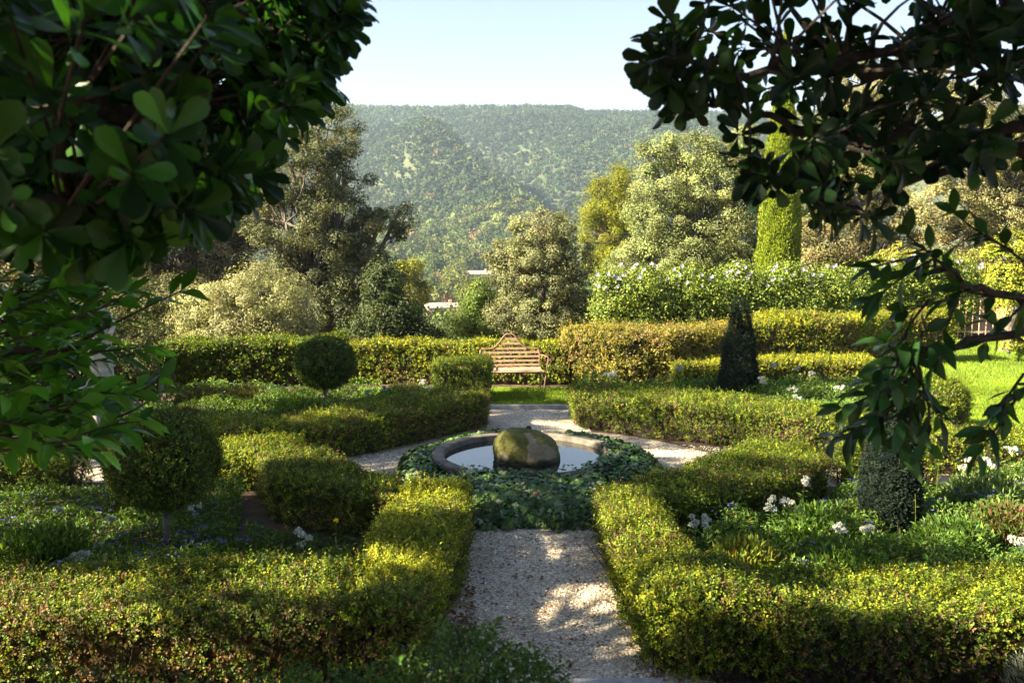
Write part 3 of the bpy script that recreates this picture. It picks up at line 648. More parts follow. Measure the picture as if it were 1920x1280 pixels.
def phlox(px, py, d, s, label):
    s *= .72
    """white flower head on a leafy stem; d = distance"""
    top = P(px, py, d); base = np.array([top[0] + rng.normal() * .03, top[1] + rng.normal() * .03, 0])
    t = thing('white_phlox', label, 'flower', base, 'white phlox in the flower beds')
    path = bez(base, top, rng.normal(size=3) * [.02, .02, 0], 6); mb = MB(); tube(mb, path, np.linspace(.006, .003, 6), 5, C=(.06, .10, .03)); mb.build('stem', M['box'], t)
    n = 26; f = rng.uniform(.15, .92, n); pos = np.array([np.interp(f, np.linspace(0, 1, 6), path[:, i]) for i in range(3)]).T; a = rng.uniform(0, 6.28, n)
    mb = MB(); leaves(mb, pos, np.column_stack([np.cos(a), np.sin(a), np.full(n, .35)]), UP + rng.normal(size=(n, 3)) * .2, rng.uniform(.05, .09, n), .02, palette(n, GC[:3], (3, 3, 2), .2), .15); mb.build('foliage', M['box'], t)
    n = int(80 * s); dd = rdir(n); dd[:, 2] = np.abs(dd[:, 2]) * .9 - .1; sub = rng.normal(size=(5, 3)) * [.042, .042, .026] * s; pos = top + sub[rng.integers(0, 5, n)] + dd * s * .034 * rng.uniform(.4, 1.1, (n, 1))
    mb = MB()
    for j in range(3):
        leaves(mb, pos, np.cross(dd, rdir(n)) + dd * .3, dd + rng.normal(size=(n, 3)) * .2, .028, .022, palette(n, [(.46, .47, .43), (.38, .40, .34), (.27, .30, .19)], (3, 2, .7), .08), .05)
    mb.build('flower_head', M['petal'], t)
PH = [ (1509,904,9.6,1.15,'white phlox head standing highest by the dark hedge in the near right bed'), (1451,935,9.2,.9,'upper of two close white phlox heads at the left of the near right bed'), (1449,952,9.0,1.0,'lower of two close white phlox heads at the left of the near right bed'),
       (1480,943,9.15,1.2,'broad white phlox head just right of a close pair'), (1300,980,8.5,1.1,'white phlox head nearest the right path hedge'), (1328,976,8.5,1.1,'second white phlox head from the right path hedge'),
       (1574,991,8.6,1.2,'white phlox head midway between right path hedge and near cone topiary'), (1625,993,8.6,1.1,'white phlox head just left of the near cone topiary'), (1842,869,10.6,1.5,'broad white phlox cluster right of the near cone topiary'),
       (1805,875,10.5,.8,'small white phlox head left of a broad cluster at right'), (1895,846,11.0,1.3,'white phlox cluster at the far right edge under the lawn'), (1906,1014,8.2,1.0,'lowest white phlox head at the right edge'),
       (562,1006,7.9,1.25,'large white phlox head above the near left hedge, right of the near ball topiary'), (359,948,9.6,.9,'white phlox head under the near ball topiary'), (208,974,9.3,.8,'small white phlox left of the near topiary trunk'),
       (152,1045,7.6,1.0,'white phlox low at the left just above the bottom hedge'), (109,954,9.8,.7,'faint white phlox at the far left of the near bed'),
       (1430,714,17.0,1.9,'widest white phlox cluster right of the far cone topiary'), (1449,687,18.0,1.2,'white phlox in front of the yellow hedge just right of the far cone'), (1494,690,17.9,1.5,'white phlox against the yellow hedge face'),
       (1520,699,17.5,1.2,'white phlox right of another against the yellow hedge'), (1493,729,16.5,1.4,'round white phlox in the middle of the far right bed'), (1578,729,16.4,1.2,'rightmost white phlox of the far right bed'),
       (1494,746,16.0,1.1,'lowest white phlox of the far right bed'), (1349,738,17.2,1.3,'white phlox at the foot of the far cone topiary'), (1147,704,18.2,2.2,'big white bloom in front of the shaggy hedge right of the bench'),
       (1271,691,18.0,1.8,'white phlox at the left end of the low yellow hedge'), (722,727,17.0,1.3,'white phlox right of the far ball topiary'), (688,736,16.7,1.1,'white phlox nearest the far ball topiary'),
       (806,729,16.8,1.8,'largest white phlox of the far left bed'), (776,738,16.5,1.2,'white phlox just left of the largest one in the far left bed'), (791,716,17.2,1.2,'pale phlox behind the largest one in the far left bed') ]
for a in PH: phlox(*a)
def stalk(px0, py0, d, px1, py1, label, nl, L, cols, flower=None, kind='tall_herb', w=.016):
    top = P(px1, py1, d); b = P(px0, py0, d); b[2] = 0.0
    t = thing(kind, label, 'plant', b); path = bez(b, top, rng.normal(size=3) * [.03, .03, 0], 9); mb = MB(); tube(mb, path, np.linspace(.006, .002, 9), 5, C=cols[0]); mb.build('stem', M['box'], t)
    if nl:
        f = np.linspace(.3, .98, nl); pos = np.array([np.interp(f, np.linspace(0, 1, 9), path[:, i]) for i in range(3)]).T; a = np.arange(nl) * 2.4
        mb = MB(); bigleaves(mb, pos, np.column_stack([np.cos(a), np.sin(a), np.full(nl, .45)]), np.tile(UP, (nl, 1)), L * (1.15 - f * .5), w, palette(nl, cols, np.ones(len(cols)), .15), 'lance', .3); mb.build('foliage', M['box'], t)
    if flower is not None:
        n = 14; mb = MB(); leaves(mb, np.tile(top, (n, 1)), rdir(n) + UP * .6, rdir(n), .03, .014, palette(n, [flower], [1], .1)); mb.build('flower_head', M['petal'], t)
YG = [(.15,.19,.03), (.20,.23,.045)]
stalk(207, 1065, 7.4, 246, 938, 'tall thin grass stalk leaning right above the bottom left hedge', 4, .05, YG, None, 'grass_stalk', .006)
stalk(292, 1060, 7.5, 280, 980, 'leafy stem directly before the near topiary trunk', 18, .06, YG)
stalk(318, 1060, 7.6, 316, 1010, 'short leafy stem right of the near topiary trunk', 12, .055, YG)
stalk(347, 1060, 7.6, 346, 1002, 'leafy stem between two others right of the near topiary trunk', 14, .06, YG)
stalk(370, 1060, 7.6, 362, 1018, 'shortest leafy stem, third right of the near topiary trunk', 11, .055, YG)
stalk(140, 1070, 7.5, 152, 1030, 'leafy yellow-green stem beside a white phlox at lower left', 14, .06, YG)
stalk(622, 1030, 7.6, 630, 976, 'thin stem with a small yellow flower right of the big white phlox', 6, .05, YG, (.75, .5, .03))
stalk(185, 1065, 7.4, 190, 1020, 'broad leaved pale green plant right of the lower left phlox', 7, .14, [(.10,.16,.05), (.13,.2,.06)], None, 'tall_herb', .05)
stalk(0, 1020, 8.0, 20, 965, 'thin branching stem at the left edge', 6, .06, YG, None, 'tall_herb', .014)
stalk(1715, 985, 9.0, 1716, 925, 'thin upright seed stalk just right of the near cone topiary', 8, .05, YG)
stalk(1680, 1010, 8.8, 1682, 978, 'brownish flower spike in front of the near cone topiary', 8, .035, [(.12,.10,.05), (.15,.12,.08)])
stalk(1460, 980, 8.6, 1372, 965, 'reddish tipped stem left in the near right bed', 12, .06, YG, (.30, .12, .08))
stalk(1760, 880, 10.4, 1762, 850, 'slim stalk rising before the box hedge at right', 5, .05, YG)

# ------------------------------------------------------------------ bench
def bench():
    t = thing('garden_bench', 'rusty pink slatted metal bench with a curved camelback in front of the hedge', 'bench', (0, 18.35, 0))
    rot = math.radians(6); R = np.array([(math.cos(rot), -math.sin(rot), 0), (math.sin(rot), math.cos(rot), 0), (0, 0, 1)])
    o = np.array([-.02, 18.42, 0.02])
    X = lambda p: (np.asarray(p, float) @ R.T) + o
    W2 = .62
    def topz(x):
        a = np.abs(x); return .83 + .30 * (1 - np.clip((a - .10) / .40, 0, 1) ** 1.0) ** 1.0 * .5 * (1 + np.cos(np.pi * np.clip((a - .02) / .44, 0, 1))) / 1.0
    xs = np.linspace(-W2, W2, 41); lean = lambda z: .20 + .16 * (z - .42)
    path = [(-W2, lean(.44), .42), (-W2, lean(.7), .72), (-W2 + .01, lean(.8), .80)] + [(x, lean(topz(x)), topz(x)) for x in xs[1:-1]] + [(W2 - .01, lean(.8), .80), (W2, lean(.7), .72), (W2, lean(.44), .42)]
    mb = MB(); tube(mb, X(path), .018, 8); mb.build('back_frame', M['rustdark'], t, smooth=True)
    def slat(name, pts, w, th, vert=True):
        mb = MB(); p0, p1 = pts
        lo = np.minimum(p0, p1); hi = np.maximum(p0, p1); y = (lo[1] + hi[1]) / 2; z = (lo[2] + hi[2]) / 2
        m = MB(); box(m, (lo[0], y - (th if vert else w) / 2, z - (w if vert else th) / 2), (hi[0], y + (th if vert else w) / 2, z + (w if vert else th) / 2))
        V = X(np.vstack(m.V)); mb.add(V, Q=np.vstack(m.Q)); mb.build(name, M['rust'], t)
    for z in (.50, .585, .67, .755, .835, .935, 1.03):
        a = np.array([x for x in np.linspace(0, W2, 200) if topz(x) > z + .012]); xm = a.max() if len(a) else .1
        if z < .80: xm = W2 - .012
        slat('back_slat', (np.array([-xm, lean(z), z]), np.array([xm, lean(z), z])), .038, .012)
    for k in range(6):
        y = -.28 + k * .085; slat('seat_slat', (np.array([-W2, y, .43 + .004 * k]), np.array([W2, y, .43 + .004 * k])), .055, .014, False)
    for x in (0.0,):
        mb = MB(); tube(mb, X([(x, lean(.44) + .02, .44), (x, lean(1.1) + .02, 1.12)]), .010, 6); mb.build('back_rail', M['rustdark'], t)
    for s in (-1, 1):
        x = s * (W2 + .02)
        th = np.linspace(0, 1.65 * np.pi, 18)
        arm = [(x, .24, .70), (x, .05, .715), (x, -.15, .72), (x, -.24, .715)] + [(x + s * .02, -.25 - .085 * math.sin(a) * (1 - a * .08), .63 + .085 * math.cos(a) * (1 - a * .08)) for a in th]
        arm = [(x + s * (.09 if i > 2 else .03 * i), y, z) for i, (_, y, z) in enumerate(arm)]
        mb = MB(); tube(mb, X(arm), .015, 8); ar = mb.build('armrest', M['rustdark'], t, smooth=True)
        c = MB(); ang = np.linspace(0, 2 * np.pi, 25); tube(c, X([(x + s * .10 + .075 * math.cos(a), -.27, .68 + .075 * math.sin(a)) for a in ang]), .011, 6, closed=False); c.build('arm_scroll', M['rustdark'], ar, smooth=True)
        for y0, y1 in ((-.27, -.30), (.2, .27)):
            mb = MB(); tube(mb, X([(x + (s * .09 if y0 < 0 else 0), y0, .70 if y0 < 0 else .46), (x + (s * .05 if y0 < 0 else 0), y0, .42), (x, y1, .02), (x, y1 + .0, -.02)]), .016, 8); mb.build('leg', M['rustdark'], t, smooth=True)
    mb = MB(); 
    for y in (-.27, .16): tube(mb, X([(-W2, y, .405), (W2, y, .405)]), .012, 6)
    mb.build('seat_frame', M['rustdark'], t)
bench()

# ------------------------------------------------------------------ statue
def statue():
    b = P(190, 722, 14.2); t = thing('statue', 'weathered pale stone statue of a draped figure half hidden by leaves at left', 'statue', (b[0], b[1], 0)); z0 = b[2]
    mb = MB(); c = b[:2]
    lathe(mb, [(.27, 0), (.27, .10), (.22, .13), (.20, z0 - .18), (.24, z0 - .12), (.235, z0 - .06)], c, 8); box(mb, (c[0] - .25, c[1] - .25, z0 - .06), (c[0] + .25, c[1] + .25, z0)); mb.build('pedestal', M['statue'], t)
    # one continuous loft: plinth of drapery, legs, torso, neck, head
    rows = [(0, .21, .18, 0, 0), (.05, .20, .17, 0, 0), (.22, .17, .15, .0, 0), (.45, .155, .14, .01, 0), (.65, .165, .145, .02, 0), (.80, .15, .125, .02, 0), (.92, .12, .10, .015, 0), (1.05, .15, .115, .0, 0), (1.16, .165, .105, -.01, 0),
            (1.22, .13, .09, -.015, 0), (1.26, .06, .055, -.015, -.01), (1.31, .052, .052, -.02, -.015), (1.35, .07, .08, -.02, -.03), (1.42, .085, .10, -.02, -.03), (1.49, .078, .092, -.02, -.02), (1.54, .045, .055, -.02, -.01), (1.56, .004, .004, -.02, -.01)]
    n = 48; th = np.linspace(0, 2 * np.pi, n, endpoint=False); V = []
    rows = np.array(rows); zz = np.linspace(0, 1.56, 60); rr = np.column_stack([zz] + [np.interp(zz, rows[:, 0], rows[:, i]) for i in range(1, 5)])
    for z, a, d, ox, oy in rr:
        fold = .13 * np.cos(11 * th + z * 3) * np.clip((.95 - z) / .5, 0, 1) + .06 * np.cos(5 * th - z * 6) * np.clip((1.15 - z) / .4, 0, 1)
        V.append(np.column_stack([c[0] + ox + a * np.cos(th) * (1 + fold), c[1] + oy + d * np.sin(th) * (1 + fold), np.full(n, z0 + z)]))
    V = np.vstack(V); k = len(rr); i = np.arange(k - 1)[:, None] * n; j = np.arange(n)[None]; jj = (j + 1) % n
    mb = MB(); mb.add(V, Q=np.stack([i + j, i + jj, i + n + jj, i + n + j], -1).reshape(-1, 4))
    for s, e, h in ((-1, (-.22, -.06, .92), (-.10, -.17, .98)), (1, (.25, -.02, .93), (.20, -.12, .72))):
        p = np.array([(s * .13 - .01, 0, 1.17), e, h]) + [c[0], c[1], z0]
        tube(mb, np.vstack([bez(p[0], p[1], (s * .03, 0, .02), 5), bez(p[1], p[2], (0, -.02, 0), 5)[1:]]), [.052, .05, .045, .042, .040, .038, .034, .030, .034], 10)
    mb.build('figure', M['statue'], t, smooth=True)
statue()

# ------------------------------------------------------------------ trees
def tree(name, label, base, lobes, ncl, nl, cr, L, W, cols, wts, tr=.15, cat='tree', group=None, mat='tree', shell=.5, cut=None, jit=.3, trunk_top=None, twigs=.5, upb=.25, fold=.15, bark='bark'):
    """trunk, limbs and a crown of leaf clumps filling several lobes [(centre, radii)]"""
    base = np.array(base, float); t = thing(name, label, cat, base, group)
    vol = np.array([np.prod(r) ** (2 / 3) for _, r in lobes]); ids = rng.choice(len(lobes), ncl, p=vol / vol.sum())
    C = np.array([c for c, _ in lobes])[ids]; R = np.array([np.broadcast_to(r, 3) for _, r in lobes])[ids]
    d = rdir(ncl); f = rng.uniform(shell ** 3, 1, ncl) ** (1 / 3)
    f = f * (1 + .12 * lownoise(d + C * .3, 3, 12)); cp = C + d * f[:, None] * R
    ok = cp[:, 2] > base[2] + .15; cp, C, R, d = cp[ok], C[ok], R[ok], d[ok]; ncl = len(cp)
    cs = np.exp(rng.normal(size=ncl) * .25); ctint = np.exp(rng.normal(size=(ncl, 1)) * jit * .6)
    k = np.repeat(np.arange(ncl), nl); off = rdir(ncl * nl) * (rng.uniform(.15, 1, (ncl * nl, 1)) ** .4) * [1.5, 1.5, 1.1]
    pos = cp[k] + off * (cr * cs[k])[:, None]
    n = nrm(nrm(off) * .85 + d[k] * .45 + UP * upb + rng.normal(size=off.shape) * .30)
    ld = np.cross(n, rdir(len(pos)))
    c = palette(ncl, cols, wts, jit * .5)[k] * .55 + palette(len(pos), cols, wts, jit * .5) * .45; c = c * ctint[k]
    if cut is not None:
        ok = cut(pos); pos, n, ld, c = pos[ok], n[ok], ld[ok], c[ok]
    mb = MB(); leaves(mb, pos, ld, n, L * rng.uniform(.6, 1.4, len(pos)), W * rng.uniform(.7, 1.3, len(pos)), np.clip(c, .004, .6), fold)
    mb.build('crown', M[mat], t)
    mb = MB(); top = np.array(trunk_top) if trunk_top is not None else np.mean([c for c, _ in lobes], 0)
    path = bez(base - [0, 0, .1], top, rng.normal(size=3) * [.15, .15, 0] * tr * 4, 9, tr * .12); tube(mb, path, np.linspace(tr, tr * .35, 9) * np.array([1.35] + [1] * 8), 9)
    for c0, r0 in lobes:
        s = path[rng.integers(3, 8)]; e = np.array(c0) + rng.normal(size=3) * .1; lp = bez(s, e, (0, 0, -.1 * np.linalg.norm(e - s)), 7, tr * .1); tube(mb, lp, np.linspace(tr * .5, tr * .18, 7), 6)
        mm = np.nonzero(np.all(np.isclose(C, c0), 1))[0]
        for q in mm[: int(len(mm) * twigs)][:60]:
            tube(mb, bez(lp[rng.integers(2, 7)], cp[q], rng.normal(size=3) * .12, 4), np.linspace(tr * .14, tr * .04, 4), 4, closed=False)
    mb.build('trunk', M[bark], t)
    return t
def lobe(px, py, y, rx, ry, rd=None, dy=0):
    """lobe from its photo centre and pixel radii at distance y"""
    c = P(px, py, y); k = y / F_PX / math.cos(PITCH)
    return (c + np.array([0, dy, 0]), np.array([rx * k, (rd if rd is not None else rx) * k, ry * k]))
OAK = [(.085,.085,.045), (.13,.125,.065), (.19,.175,.09), (.055,.055,.025), (.15,.10,.05)]
DK = [(.03,.04,.014), (.05,.06,.02), (.075,.085,.03), (.02,.03,.01)]
z = float(terrain(-8, 33))
b = P(590, 640, 33); b[2] = terrain(b[0], b[1])
tree('holm_oak', 'tallest dark holm oak left of centre with grey-beige leaves on its sunny side', b,
     [lobe(610, 250, 33, 62, 60), lobe(560, 320, 33, 85, 60, dy=-.5), lobe(640, 330, 33, 62, 55), lobe(545, 410, 33, 95, 65, dy=-.6), lobe(640, 420, 33, 80, 60), lobe(715, 425, 33, 55, 36, dy=.3), lobe(752, 395, 33, 26, 24),
      lobe(600, 500, 33, 110, 60), lobe(690, 520, 33, 75, 60), lobe(640, 590, 33, 110, 60), lobe(530, 560, 33, 70, 60)],
     470, 190, .25, .095, .05, [(0.065,0.081,0.033), (0.105,0.118,0.051), (0.178,0.188,0.087), (0.037,0.052,0.018), (0.131,0.099,0.045)], (3, 3, 2.2, 3, .5), .32, group='trees behind the garden hedge')
b = P(745, 640, 31); b[2] = terrain(b[0], b[1])
tree('evergreen_tree', 'dark green tree sloping down to the right below the tallest oak', b, [lobe(722, 540, 31, 34, 45), lobe(752, 595, 31, 38, 38), lobe(715, 610, 31, 55, 50), lobe(790, 632, 31, 30, 28), lobe(822, 648, 31, 16, 18)],
     230, 130, .25, .10, .055, [(.035,.055,.014), (.055,.08,.02), (.09,.11,.03), (.025,.04,.012)], (3, 3, 1.3, 3), .18, group='trees behind the garden hedge')
b = P(770, 640, 52); b[2] = terrain(b[0], b[1])
tree('young_tree', 'small yellow-green tree peeping out right of the tallest oak', b, [lobe(765, 510, 52, 26, 24), lobe(775, 545, 52, 28, 25), lobe(760, 590, 52, 30, 30)], 90, 100, .3, .13, .08, [(.14,.16,.015), (.20,.20,.02), (.10,.12,.02)], (3, 2, 2), .15, group='trees behind the garden hedge')
b = P(1018, 660, 27.5); b[2] = terrain(b[0], b[1])
tree('holm_oak', 'rounded beige-grey holm oak standing alone behind the bench', b, [lobe(1015, 430, 27.5, 62, 40), lobe(965, 490, 27.5, 50, 55), lobe(1065, 490, 27.5, 52, 55), lobe(1015, 520, 27.5, 85, 70), lobe(960, 580, 27.5, 45, 50), lobe(1070, 585, 27.5, 50, 50), lobe(1015, 600, 27.5, 80, 45)],
     400, 150, .165, .07, .038, [(0.105,0.116,0.052), (0.158,0.173,0.075), (0.239,0.250,0.112), (0.059,0.069,0.029), (0.130,0.103,0.041)], (3, 3, 2.5, 2, .5), .14, group='trees behind the garden hedge', trunk_top=P(1015, 470, 27.5), twigs=.9)
b = P(895, 660, 40); b[2] = terrain(b[0], b[1])
tree('young_tree', 'fresh green broadleaf tree left of the rounded holm oak', b, [lobe(900, 560, 40, 32, 35), lobe(880, 600, 40, 32, 32), lobe(915, 615, 40, 40, 35)], 130, 110, .28, .12, .075, [(.07,.12,.015), (.11,.16,.02), (.15,.18,.025), (.05,.07,.015)], (3, 3, 2, 1), .14, group='trees behind the garden hedge')
b = P(1150, 560, 48); b[2] = terrain(b[0], b[1])
tree('pine_tree', 'lime yellow pine between the rounded holm oak and the tall right oaks', b, [lobe(1165, 335, 48, 32, 28), lobe(1140, 360, 48, 36, 30), lobe(1125, 400, 48, 36, 28), lobe(1165, 400, 48, 45, 40), lobe(1135, 445, 48, 45, 35), lobe(1160, 490, 48, 60, 40)],
     260, 130, .32, .16, .035, [(.17,.19,.012), (.23,.24,.016), (.12,.14,.014), (.06,.075,.015)], (3, 3, 2, 1), .22, group='trees behind the garden hedge')
b = P(1300, 600, 38); b[2] = terrain(b[0], b[1])
RO = [(0.124,0.151,0.052), (0.177,0.212,0.076), (0.258,0.291,0.105), (0.065,0.085,0.028), (0.172,0.151,0.058)]
tree('holm_oak', 'broad grey-green holm oak left of the lime column cypress', b, [lobe(1300, 290, 38, 60, 45), lobe(1225, 300, 38, 35, 35), lobe(1250, 350, 38, 65, 50), lobe(1345, 335, 38, 65, 55), lobe(1225, 420, 38, 55, 55), lobe(1310, 420, 38, 90, 70), lobe(1390, 400, 38, 40, 65), lobe(1260, 490, 38, 95, 55), lobe(1370, 500, 38, 60, 55), lobe(1190, 490, 38, 50, 45), lobe(1420, 290, 39, 60, 55), lobe(1470, 390, 39, 60, 65), lobe(1450, 490, 39, 60, 50)],
     590, 180, .27, .10, .052, RO, (3, 3, 2.6, 1.8, .5), .3, group='trees behind the garden hedge')
b = P(1560, 600, 37); b[2] = terrain(b[0], b[1])
tree('holm_oak', 'tall loose olive-brown oak right of the lime column cypress', b, [lobe(1640, 170, 37, 75, 60), lobe(1560, 230, 37, 60, 65), lobe(1660, 260, 37, 80, 60), lobe(1530, 330, 37, 60, 65), lobe(1620, 360, 37, 85, 65), lobe(1560, 440, 37, 80, 60), lobe(1680, 420, 37, 60, 60), lobe(1740, 170, 37, 50, 45), lobe(1530, 510, 37, 60, 50), lobe(1620, 520, 37, 75, 50), lobe(1700, 510, 37, 60, 50)],
     520, 180, .27, .10, .052, [(0.136,0.131,0.053), (0.205,0.193,0.075), (0.284,0.274,0.107), (0.079,0.075,0.031), (0.193,0.137,0.053)], (3, 3, 2.4, 2, .8), .3, group='trees behind the garden hedge')
b = P(1850, 600, 34); b[2] = terrain(b[0], b[1])
tree('holm_oak', 'sunny olive oak at the right edge above the lawn', b, [lobe(1800, 300, 34, 80, 60), lobe(1890, 270, 34, 80, 80), lobe(1780, 390, 34, 70, 60), lobe(1880, 390, 34, 85, 60), lobe(1800, 470, 34, 75, 50), lobe(1990, 360, 34, 90, 100), lobe(1830, 200, 34, 60, 40)],
     420, 170, .25, .095, .05, [(0.144,0.140,0.060), (0.216,0.210,0.084), (0.288,0.280,0.114), (0.084,0.083,0.036), (0.192,0.140,0.060)], (3, 3, 2.4, 1.8, .6), .28, group='trees behind the garden hedge')
# column cypress
def cypress():
    b = P(1455, 600, 30.5); b[2] = terrain(b[0], b[1]); t = thing('cypress', 'narrow lime green column cypress rising above the hibiscus hedge', 'tree', b, None)
    H = P(1445, 62, 30.5)[2] - b[2]; n = 64000; f = rng.uniform(0, 1, n); th = rng.uniform(0, 6.28, n)
    r = .67 * np.clip(np.minimum(f * 6, 1) * (1 - np.clip((f - .35) / .65, 0, 1) ** 1.5), .03, 1) * (1 + .09 * lownoise(np.column_stack([np.cos(th) * 2, np.sin(th) * 2, f * 22]), 1.3, 41)) - np.abs(rng.normal(size=n)) * .05
    pos = b + np.column_stack([r * np.cos(th) - .0 * f, r * np.sin(th), f * H]); o = np.column_stack([np.cos(th), np.sin(th), np.zeros(n)])
    mb = MB(); leaves(mb, pos, UP * 1.0 + o * .35 + rng.normal(size=(n, 3)) * .3, o + rng.normal(size=(n, 3)) * .5, .10 * rng.uniform(.6, 1.4, n), .035, palette(n, [(0.156,0.218,0.013), (0.234,0.287,0.018), (0.104,0.150,0.016), (0.117,0.096,0.026)], (3, 3, 2, .4), .2)); mb.build('crown', M['conif'], t)
    mb = MB(); tube(mb, b + np.array([(0, 0, -.1), (0, 0, H * .5), (0, 0, H * .95)]), [.16, .1, .02], 8); mb.build('trunk', M['bark'], t)
    mb = MB(); ff = np.linspace(0, 1, 20); lathe(mb, [(max(.55 * min(a * 6, 1) * (1 - np.clip((a - .35) / .65, 0, 1) ** 1.5) - .06, .004), b[2] + a * H) for a in ff], b, 20); mb.build('inner_twigs', M['core'], t)
rng = np.random.default_rng(108)
cypress()
# pale shrubs and trees at left
b = P(440, 640, 25); b[2] = terrain(b[0], b[1])
PALE = [(0.196,0.211,0.098), (0.265,0.272,0.127), (0.345,0.338,0.172), (0.115,0.121,0.052)]
tree('pale_shrub', 'big pale cream-green shrub in sun left of the tallest oak', b, [lobe(490, 560, 25, 85, 55), lobe(410, 580, 25, 75, 50), lobe(540, 610, 25, 60, 50), lobe(460, 620, 25, 110, 45), lobe(370, 620, 25, 60, 45)], 420, 130, .2, .075, .036, PALE, (3, 3, 2, 1.5), .09, 'shrub', group=None)
b = P(310, 640, 26); b[2] = terrain(b[0], b[1])
tree('olive_shrub', 'dull olive shrub behind the statue, left of the pale cream shrub', b, [lobe(300, 610, 26, 75, 60), lobe(240, 570, 26, 70, 60), lobe(340, 560, 26, 55, 40), lobe(180, 600, 26, 80, 80)], 300, 120, .24, .08, .04, [(.10,.11,.045), (.14,.15,.06), (.19,.19,.08), (.06,.065,.03)], (3, 3, 1.5, 2), .1, 'shrub')
b = P(370, 620, 36); b[2] = terrain(b[0], b[1])
tree('oak_tree', 'pale trunked oak between the overhanging leaves and the tallest oak', b, [lobe(340, 400, 36, 80, 55), lobe(420, 360, 36, 70, 60), lobe(300, 480, 36, 80, 50), lobe(420, 470, 36, 60, 50), lobe(240, 400, 36, 80, 80), lobe(480, 420, 36, 50, 50), lobe(390, 520, 36, 70, 40), lobe(300, 540, 36, 70, 40)], 420, 120, .32, .11, .06, OAK, (3, 3, 2.2, 2.5, .5), .2, group='trees behind the garden hedge', twigs=.9)
b = P(110, 620, 33); b[2] = terrain(b[0], b[1])
tree('oak_tree', 'olive oak glimpsed through the dark leaves at the left edge', b, [lobe(80, 330, 33, 110, 90), lobe(180, 300, 33, 90, 80), lobe(60, 450, 33, 120, 70), lobe(-60, 380, 33, 100, 100), lobe(180, 470, 33, 90, 60)], 460, 120, .32, .11, .06, [(.12,.115,.05), (.17,.16,.07), (.22,.20,.09), (.06,.06,.028)], (3, 3, 2, 2.5), .26, group='trees behind the garden hedge')
# bank of dark evergreen behind the statue at left
b = np.array([-8.8, 15.6, 0])
tree('evergreen_shrub', 'dark ivy-leaved shrub wall behind the statue', b, [((-7.2, 16.2, .9), (1.2, .7, .9)), ((-8.8, 15.8, 1.3), (1.3, .8, 1.3)), ((-10.4, 15.2, 1.6), (1.4, .9, 1.6)), ((-12, 14.6, 1.8), (1.4, 1, 1.8))], 330, 110, .17, .07, .045, [(.04,.055,.016), (.06,.075,.02), (.09,.095,.03), (.12,.07,.03)], (3, 3, 1.5, .6), .1, 'shrub')

# hibiscus hedge
def hibiscus():
    c = P(1420, 620, 26); t = thing('hibiscus_hedge', 'tall leafy hibiscus hedge with pale mauve flowers in front of the oaks', 'hedge', (c[0], c[1], 0))
    xs = np.linspace(1150, 1790, 15); lobes = []
    for i, x in enumerate(xs):
        y = 25.2 + .18 * i; top = 508 - (8 if i % 2 else -6) - (i > 9) * 12 * (i - 9) * .5
        lobes.append(lobe(x, top + 38, y, 42, 44, 40)); lobes.append(lobe(x, top + 90, y, 42, 50, 42))
    mb = MB(); ncl = 1150; ids = rng.integers(0, len(lobes), ncl); C = np.array([a for a, _ in lobes])[ids]; R = np.array([r for _, r in lobes])[ids]
    d = rdir(ncl); cp = C + d * R * rng.uniform(.6, 1.0, (ncl, 1)); nl = 85; k = np.repeat(np.arange(ncl), nl); off = rng.normal(size=(ncl * nl, 3)); pos = cp[k] + off * .14
    ok = pos[:, 2] > .05; n = nrm(nrm(off) * .5 + d[k] * .6 + UP * .3 + rng.normal(size=off.shape) * .4)
    col = palette(len(pos), [(.09,.145,.018), (.15,.20,.025), (.23,.26,.04), (.055,.09,.015)], (3, 3, 2, 1.5), .2)
    leaves(mb, pos[ok], (np.cross(n, rdir(len(n))) - UP * .3)[ok], n[ok], .085, .055, col[ok], .15); mb.build('foliage', M['tree'], t)
    mb = MB()
    for i, x in enumerate(xs):
        for q in range(3):
            p0 = P(x, 640, 25.2 + .18 * i); p0[2] = 0; e = lobes[2 * i][0] + rng.normal(size=3) * [.5, .2, .2]; tube(mb, bez(p0 + [rng.normal() * .15, 0, 0], e, rng.normal(size=3) * .1, 5), np.linspace(.03, .01, 5), 5)
    mb.build('stems', M['twig'], t)
    m = 120; i = rng.integers(0, len(xs), m); fc = np.array([lobes[2 * q][0] + lobes[2 * q][1] * np.array([rng.uniform(-1, 1), -rng.uniform(.2, .8), rng.uniform(.35, 1.0)]) for q in i])
    mb = MB()
    for j in range(5):
        a = j * 1.257 + rng.uniform(0, 1, m); leaves(mb, fc, np.column_stack([np.cos(a), np.full(m, -.35), np.sin(a)]), np.tile([0, -1., .2], (m, 1)), .065, .06, palette(m, [(.50, .45, .68), (.62, .58, .75), (.72, .70, .78)], (3, 2, 1), .08), .02)
    tag(mb.build('blossoms', M['petal'], t), kind='stuff')
rng = np.random.default_rng(107)
hibiscus()
